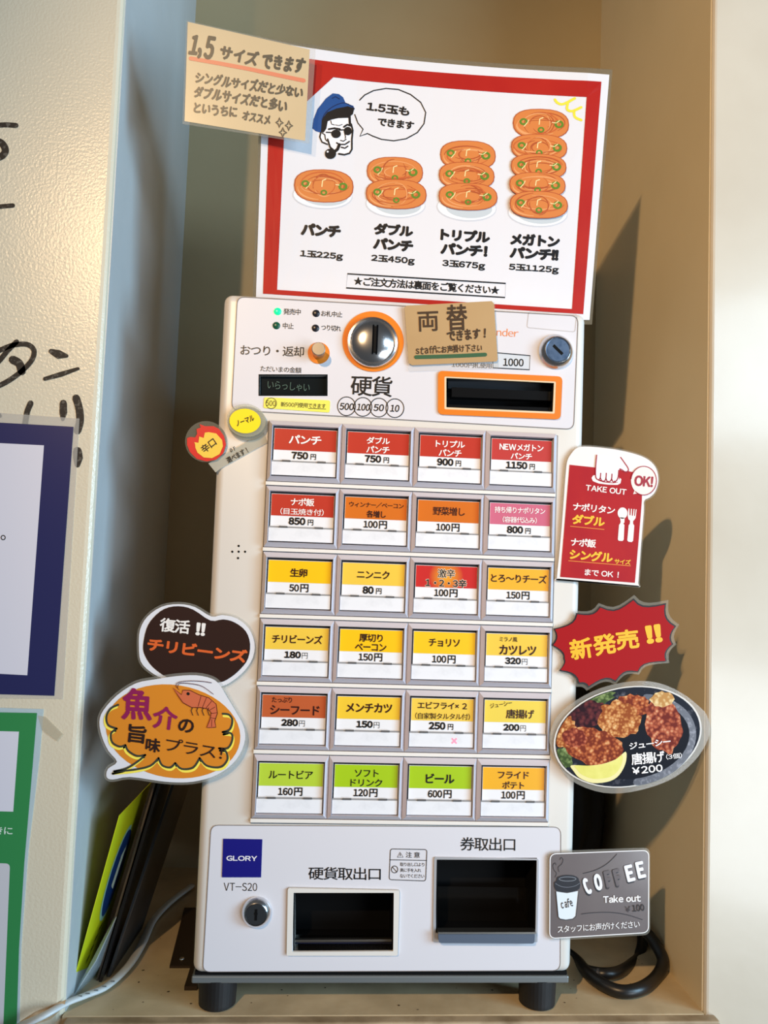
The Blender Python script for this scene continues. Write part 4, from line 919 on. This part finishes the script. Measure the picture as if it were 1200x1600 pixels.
piece('cup_picture', FC, [(155, 505), (250, 520), (348, 500), (325, 715), (300, 738), (240, 746), (190, 738), (175, 720)], .0004, ink(226, 236, 246), cf, 'white paper cup picture')
piece('cup_lid', FC, smooth_pts([(140, 430), (160, 415), (165, 385), (210, 368), (260, 364), (310, 370), (345, 390), (352, 415), (362, 430), (355, 480), (300, 508), (200, 512), (150, 490)], 2), .0005, DK, cf, 'dark lid')
line('cup_line', FC, circle_pts(254, 398, 72, 18, 24), 4, .0007, ink(150, 156, 166), cf, closed=True); line('cup_line', FC, [(150, 436), (200, 462), (260, 468), (320, 456), (358, 432)], 4, .0007, ink(120, 126, 136), cf, sm=3)
line('cup_line', FC, [(155, 505), (175, 720), (190, 738), (240, 747), (300, 738), (325, 715), (348, 500)], 5, .0007, DK, cf)
obj('cup_text', hand(FC, 'cafe', (192, 620), (300, 596), 66, .0007, .02, jit=.03), DK, cf)
line('steam', FC, [(148, 384), (160, 350), (138, 320), (130, 280), (150, 262), (156, 280)], 4, .0004, DK, cf, sm=4); line('steam', FC, [(182, 338), (175, 300), (205, 270), (216, 235), (200, 216), (190, 234)], 4, .0004, DK, cf, sm=4)

# ---- posters on the left wall
LF = Frame((-.4, -.0008, .4))
nv = thing('navy_poster', (-.4, 0, .4), 'white notice with a broad navy blue border on the left wall', 'poster')
piece('laminate', LF, [(-70, 640), (124, 654), (98, 1092), (-70, 1090)], 0, clear('wall_film', (226, 218, 206), .4), nv, 'clear laminate edge', .0006)
piece('navy_border', LF, [(-60, 657), (115, 667), (85, 1087), (-60, 1083)], .0003, mat('navy_print', (40, 42, 88), .3, coat=.2), nv)
piece('white_sheet', LF, [(-50, 690), (69, 696), (43, 1055), (-50, 1050)], .0005, mat('sheet_white', (222, 218, 228), .35), nv)
line('printed_stop', LF, circle_pts(5.5, 840, 3.2, 3.4, 14), 1.4, .0007, K, nv, closed=True)
gp = thing('green_poster', (-.4, 0, .15), 'green poster with white panels low on the left wall', 'poster')
piece('laminate', LF, [(-60, 1104), (68, 1108), (62, 1180), (44, 1330), (33, 1480), (29, 1640), (-60, 1640)], 0, clear('wall_film_blue', (206, 224, 230), .6), gp, 'clear laminate edge', .0006)
piece('green_sheet', LF, [(-60, 1112), (58, 1114), (50, 1210), (38, 1350), (30, 1480), (25, 1640), (-60, 1640)], .0003, mat('green_print', (52, 136, 76), .35, coat=.2), gp)
piece('white_panel', LF, [(-50, 1141), (30, 1143), (21, 1268), (-50, 1266)], .0005, mat('sheet_white', (222, 218, 228), .35), gp)
piece('grey_panel', LF, round_quad([(-50, 1347), (16, 1349), (4, 1640), (-50, 1640)], 7, 4), .0005, ink(206, 202, 206), gp)
words('printed_text', LF, gp, ink(210, 226, 212), [('きに', (-8, 1297), (20, 1298), 12, .02)], .0005)

# ================================================================== LOOSE THINGS IN THE NICHE
def slabcard(bm, c, t):
    """c: four world corners; thickness t along the normal"""
    c = [Vector(p) for p in c]; n = (c[1] - c[0]).cross(c[3] - c[0]).normalized() * t
    a = [bm.verts.new(p) for p in c]; b = [bm.verts.new(p + n) for p in c]
    bm.faces.new(a); bm.faces.new(b[::-1])
    for i in range(4): bm.faces.new((a[i], b[i], b[(i + 1) % 4], a[(i + 1) % 4]))
    bmesh.ops.recalc_face_normals(bm, faces=bm.faces); return bm
FZ = .0003
yb = thing('yellow_card', (-.28, .05, 0), 'yellow laminated card with a blue oval leaning in the left gap', 'card')
B1 = on_z(108, 1556, FZ); B2 = on_z(150, 1500, FZ); T1 = on_y(186, 1274, B1.y + .004); T2 = on_y(236, 1222, B2.y + .03)
slabcard_pts = [B1, B2, T2, T1]
obj('film', slabcard(bmesh.new(), slabcard_pts, .0006), mat('card_yellow_green', (208, 214, 28), .35, coat=.3), yb)
YFm = Frame(B1, (B2 - B1), (T1 - B1))
def yp(s_, t_): p = B1.lerp(B2, s_).lerp(T1.lerp(T2, s_), t_) - B1; return (p.dot(YFm.u), p.dot(YFm.v))
side = 1 if (CAM - B1).dot(YFm.n) > 0 else -1
obj('blue_oval', poly(YFm, [yp(.58 + .26 * math.cos(a), .56 + .24 * math.sin(a)) for a in [math.pi * k / 12 for k in range(24)]], side * .0012, px=False), ink(20, 54, 110), yb, 'blue oval')
obj('blue_oval_edge', poly(YFm, [yp(.58 + .31 * math.cos(a), .56 + .265 * math.sin(a)) for a in [math.pi * k / 12 for k in range(24)]], side * .0009, px=False), ink(150, 196, 176), yb, 'pale rim of the oval')
obj('white_stripe', poly(YFm, [yp(.5, .5), yp(.62, .46), yp(.68, .7), yp(.56, .66)], side * .0015, px=False), ink(206, 220, 200), yb)
for k in range(4):
    s0 = .35 + .06 * k; obj('pen_mark', poly(YFm, [yp(s0, .1 + .045 * k), yp(s0 + .1, .12 + .045 * k), yp(s0 + .12, .14 + .045 * k), yp(s0 + .02, .12 + .045 * k)], side * .0012, px=False), ink(70, 66, 20), yb)
hi = [on_z(150, 1502, FZ), on_z(156, 1530, FZ)]
def leaner(name, label, b1, b2, t1, t2, dy, m, t=.002, cat='board'):
    o = thing(name, (b1[0] * 0 - .26, .1, 0), label, cat)
    A = on_z(*b1, FZ); B = on_z(*b2, FZ); C_ = on_y(*t1, A.y + dy); D_2 = on_y(*t2, B.y + dy)
    obj('panel', slabcard(bmesh.new(), [A, B, D_2, C_], t), m, o); return o, (A, B, C_, D_2)
leaner('clear_sleeve', 'clear plastic sleeve standing right behind the yellow card', (112, 1560), (160, 1512), (150, 1500), (196, 1400), .004, clear('sleeve', (190, 205, 212), .55), .001, 'sleeve')
leaner('brown_board', 'thin brown edged board, first of the dark boards behind the yellow card', (150, 1532), (176, 1478), (240, 1224), (262, 1205), .03, mat('brown_board', (74, 60, 46), .5), .002)
leaner('black_board', 'glossy black board, middle one of the dark boards in the left gap', (154, 1534), (186, 1472), (247, 1223), (270, 1199), .03, mat('black_board', (24, 23, 24), .25), .003)
leaner('charcoal_board', 'charcoal board nearest the machine among the boards in the left gap', (167, 1526), (218, 1450), (268, 1225), (306, 1185), .05, mat('charcoal_board', (58, 60, 62), .45, noise=(30, (48, 49, 50), .3, .7)), .003)
wc = thing('white_cable', (-.25, .05, 0), 'flat white cable running over the left front corner of the shelf', 'cable')
cp = [on_y(-10, 1625, -.009), on_y(25, 1606, -.009), on_z(66, 1588, .006), on_z(104, 1567, .008), on_z(135, 1555, .006), on_z(167, 1541, .005), on_z(200, 1510, .005), on_z(222, 1475, .005), on_z(240, 1437, .005), on_z(268, 1408, .005), on_z(300, 1384, .005)]
obj('sheath', tube(cp, .0048, seg=12, k=6, flatk=.55), mat('white_sheath', (206, 212, 214), .35), wc, smooth=True)
for x, y in ((125, 1556), (137, 1552), (150, 1547), (163, 1541), (176, 1533)):
    p = on_z(x, y, .0098); bm = bmesh.new(); box(bm, (p.x - .002, p.y - .0006, .0094), (p.x + .002, p.y + .0006, .0099)); obj('printed_mark', bm, ink(110, 112, 112), wc)
bk = thing('dark_bracket', (-.19, .06, 0), 'dark metal bracket lying under the left side of the machine', 'bracket')
def fpoly(pts, z0, z1):
    bm = bmesh.new(); P_ = [on_z(x, y, z1) for x, y in pts]; a = [bm.verts.new(p) for p in P_]; b = [bm.verts.new((p.x, p.y, z0)) for p in P_]
    bm.faces.new(a); bm.faces.new(b[::-1])
    for i in range(len(a)): bm.faces.new((a[i], b[i], b[(i + 1) % len(a)], a[(i + 1) % len(a)]))
    bmesh.ops.recalc_face_normals(bm, faces=bm.faces); return bm
brm = mat('dark_bronze', (60, 50, 42), .35, .4)
obj('long_strip', fpoly([(288, 1418), (330, 1418), (312, 1509), (265, 1509)], 0, .0025), brm, bk)
obj('short_strip', fpoly([(298, 1509), (312, 1509), (308, 1541), (288, 1541)], 0, .004), brm, bk)
p = on_z(284, 1498, .0025); obj('screw', lathe(p, (0, 0, 1), [(.0028, 0), (.0025, .001), (.001, .0014), (0, .0012)], seg=14), steel, bk)
# black power cable coiled on the right and the dark bundle behind it
pc = thing('black_power_cable', (.22, .06, 0), 'thick black cable looping on the shelf right of the machine', 'cable')
rub = mat('cable_rubber', (20, 20, 21), .38)
r_ = .0063
l1 = [on_y(870, 1478, .13), on_y(900, 1500, .11), on_z(925, 1527, r_ + .001), on_z(965, 1548, r_ + .001), on_z(1000, 1545, r_ + .001), on_y(1026, 1526, .06), on_y(1036, 1502, .075), on_y(1026, 1478, .09), on_y(1008, 1455, .11), on_y(985, 1435, .14), on_y(950, 1420, .18)]
l2 = [on_y(872, 1490, .14), on_y(900, 1508, .12), on_z(930, 1520, r_ + .001), on_z(965, 1519, r_ + .001), on_y(992, 1502, .11), on_y(1003, 1478, .13), on_y(1000, 1450, .16), on_y(980, 1420, .2)]
obj('loop', tube(l1, r_, seg=14), rub, pc, 'front loop of black cable', smooth=True); obj('loop', tube(l2, r_ * .92, seg=14), rub, pc, smooth=True)
p = on_z(934, 1524, r_ + .001); obj('cable_tie', tube([p + Vector((-.001, 0, .0)), p + Vector((.001, -.001, 0))], .0072, k=1), mat('tie', (60, 60, 62), .4), pc)
bd = thing('black_bundle', (.2, .2, 0), 'lumpy black bundle wedged against the back wall right of the machine', 'bundle')
bm = bmesh.new(); bmesh.ops.create_icosphere(bm, subdivisions=4, radius=1)
from mathutils import noise as mn
base = on_y(898, 1345, .27)
for v in bm.verts:
    n_ = mn.noise(v.co * 2.3) * .22 + mn.noise(v.co * 5) * .08; v.co *= 1 + n_
    v.co = Vector((base.x + v.co.x * .036 - .004, .27 + v.co.y * .06, max(.0005, .13 + v.co.z * .15)))
obj('folds', bm, mat('black_cloth', (10, 10, 11), .8), bd, smooth=True)
bw = bpy.data.objects['wall_back']
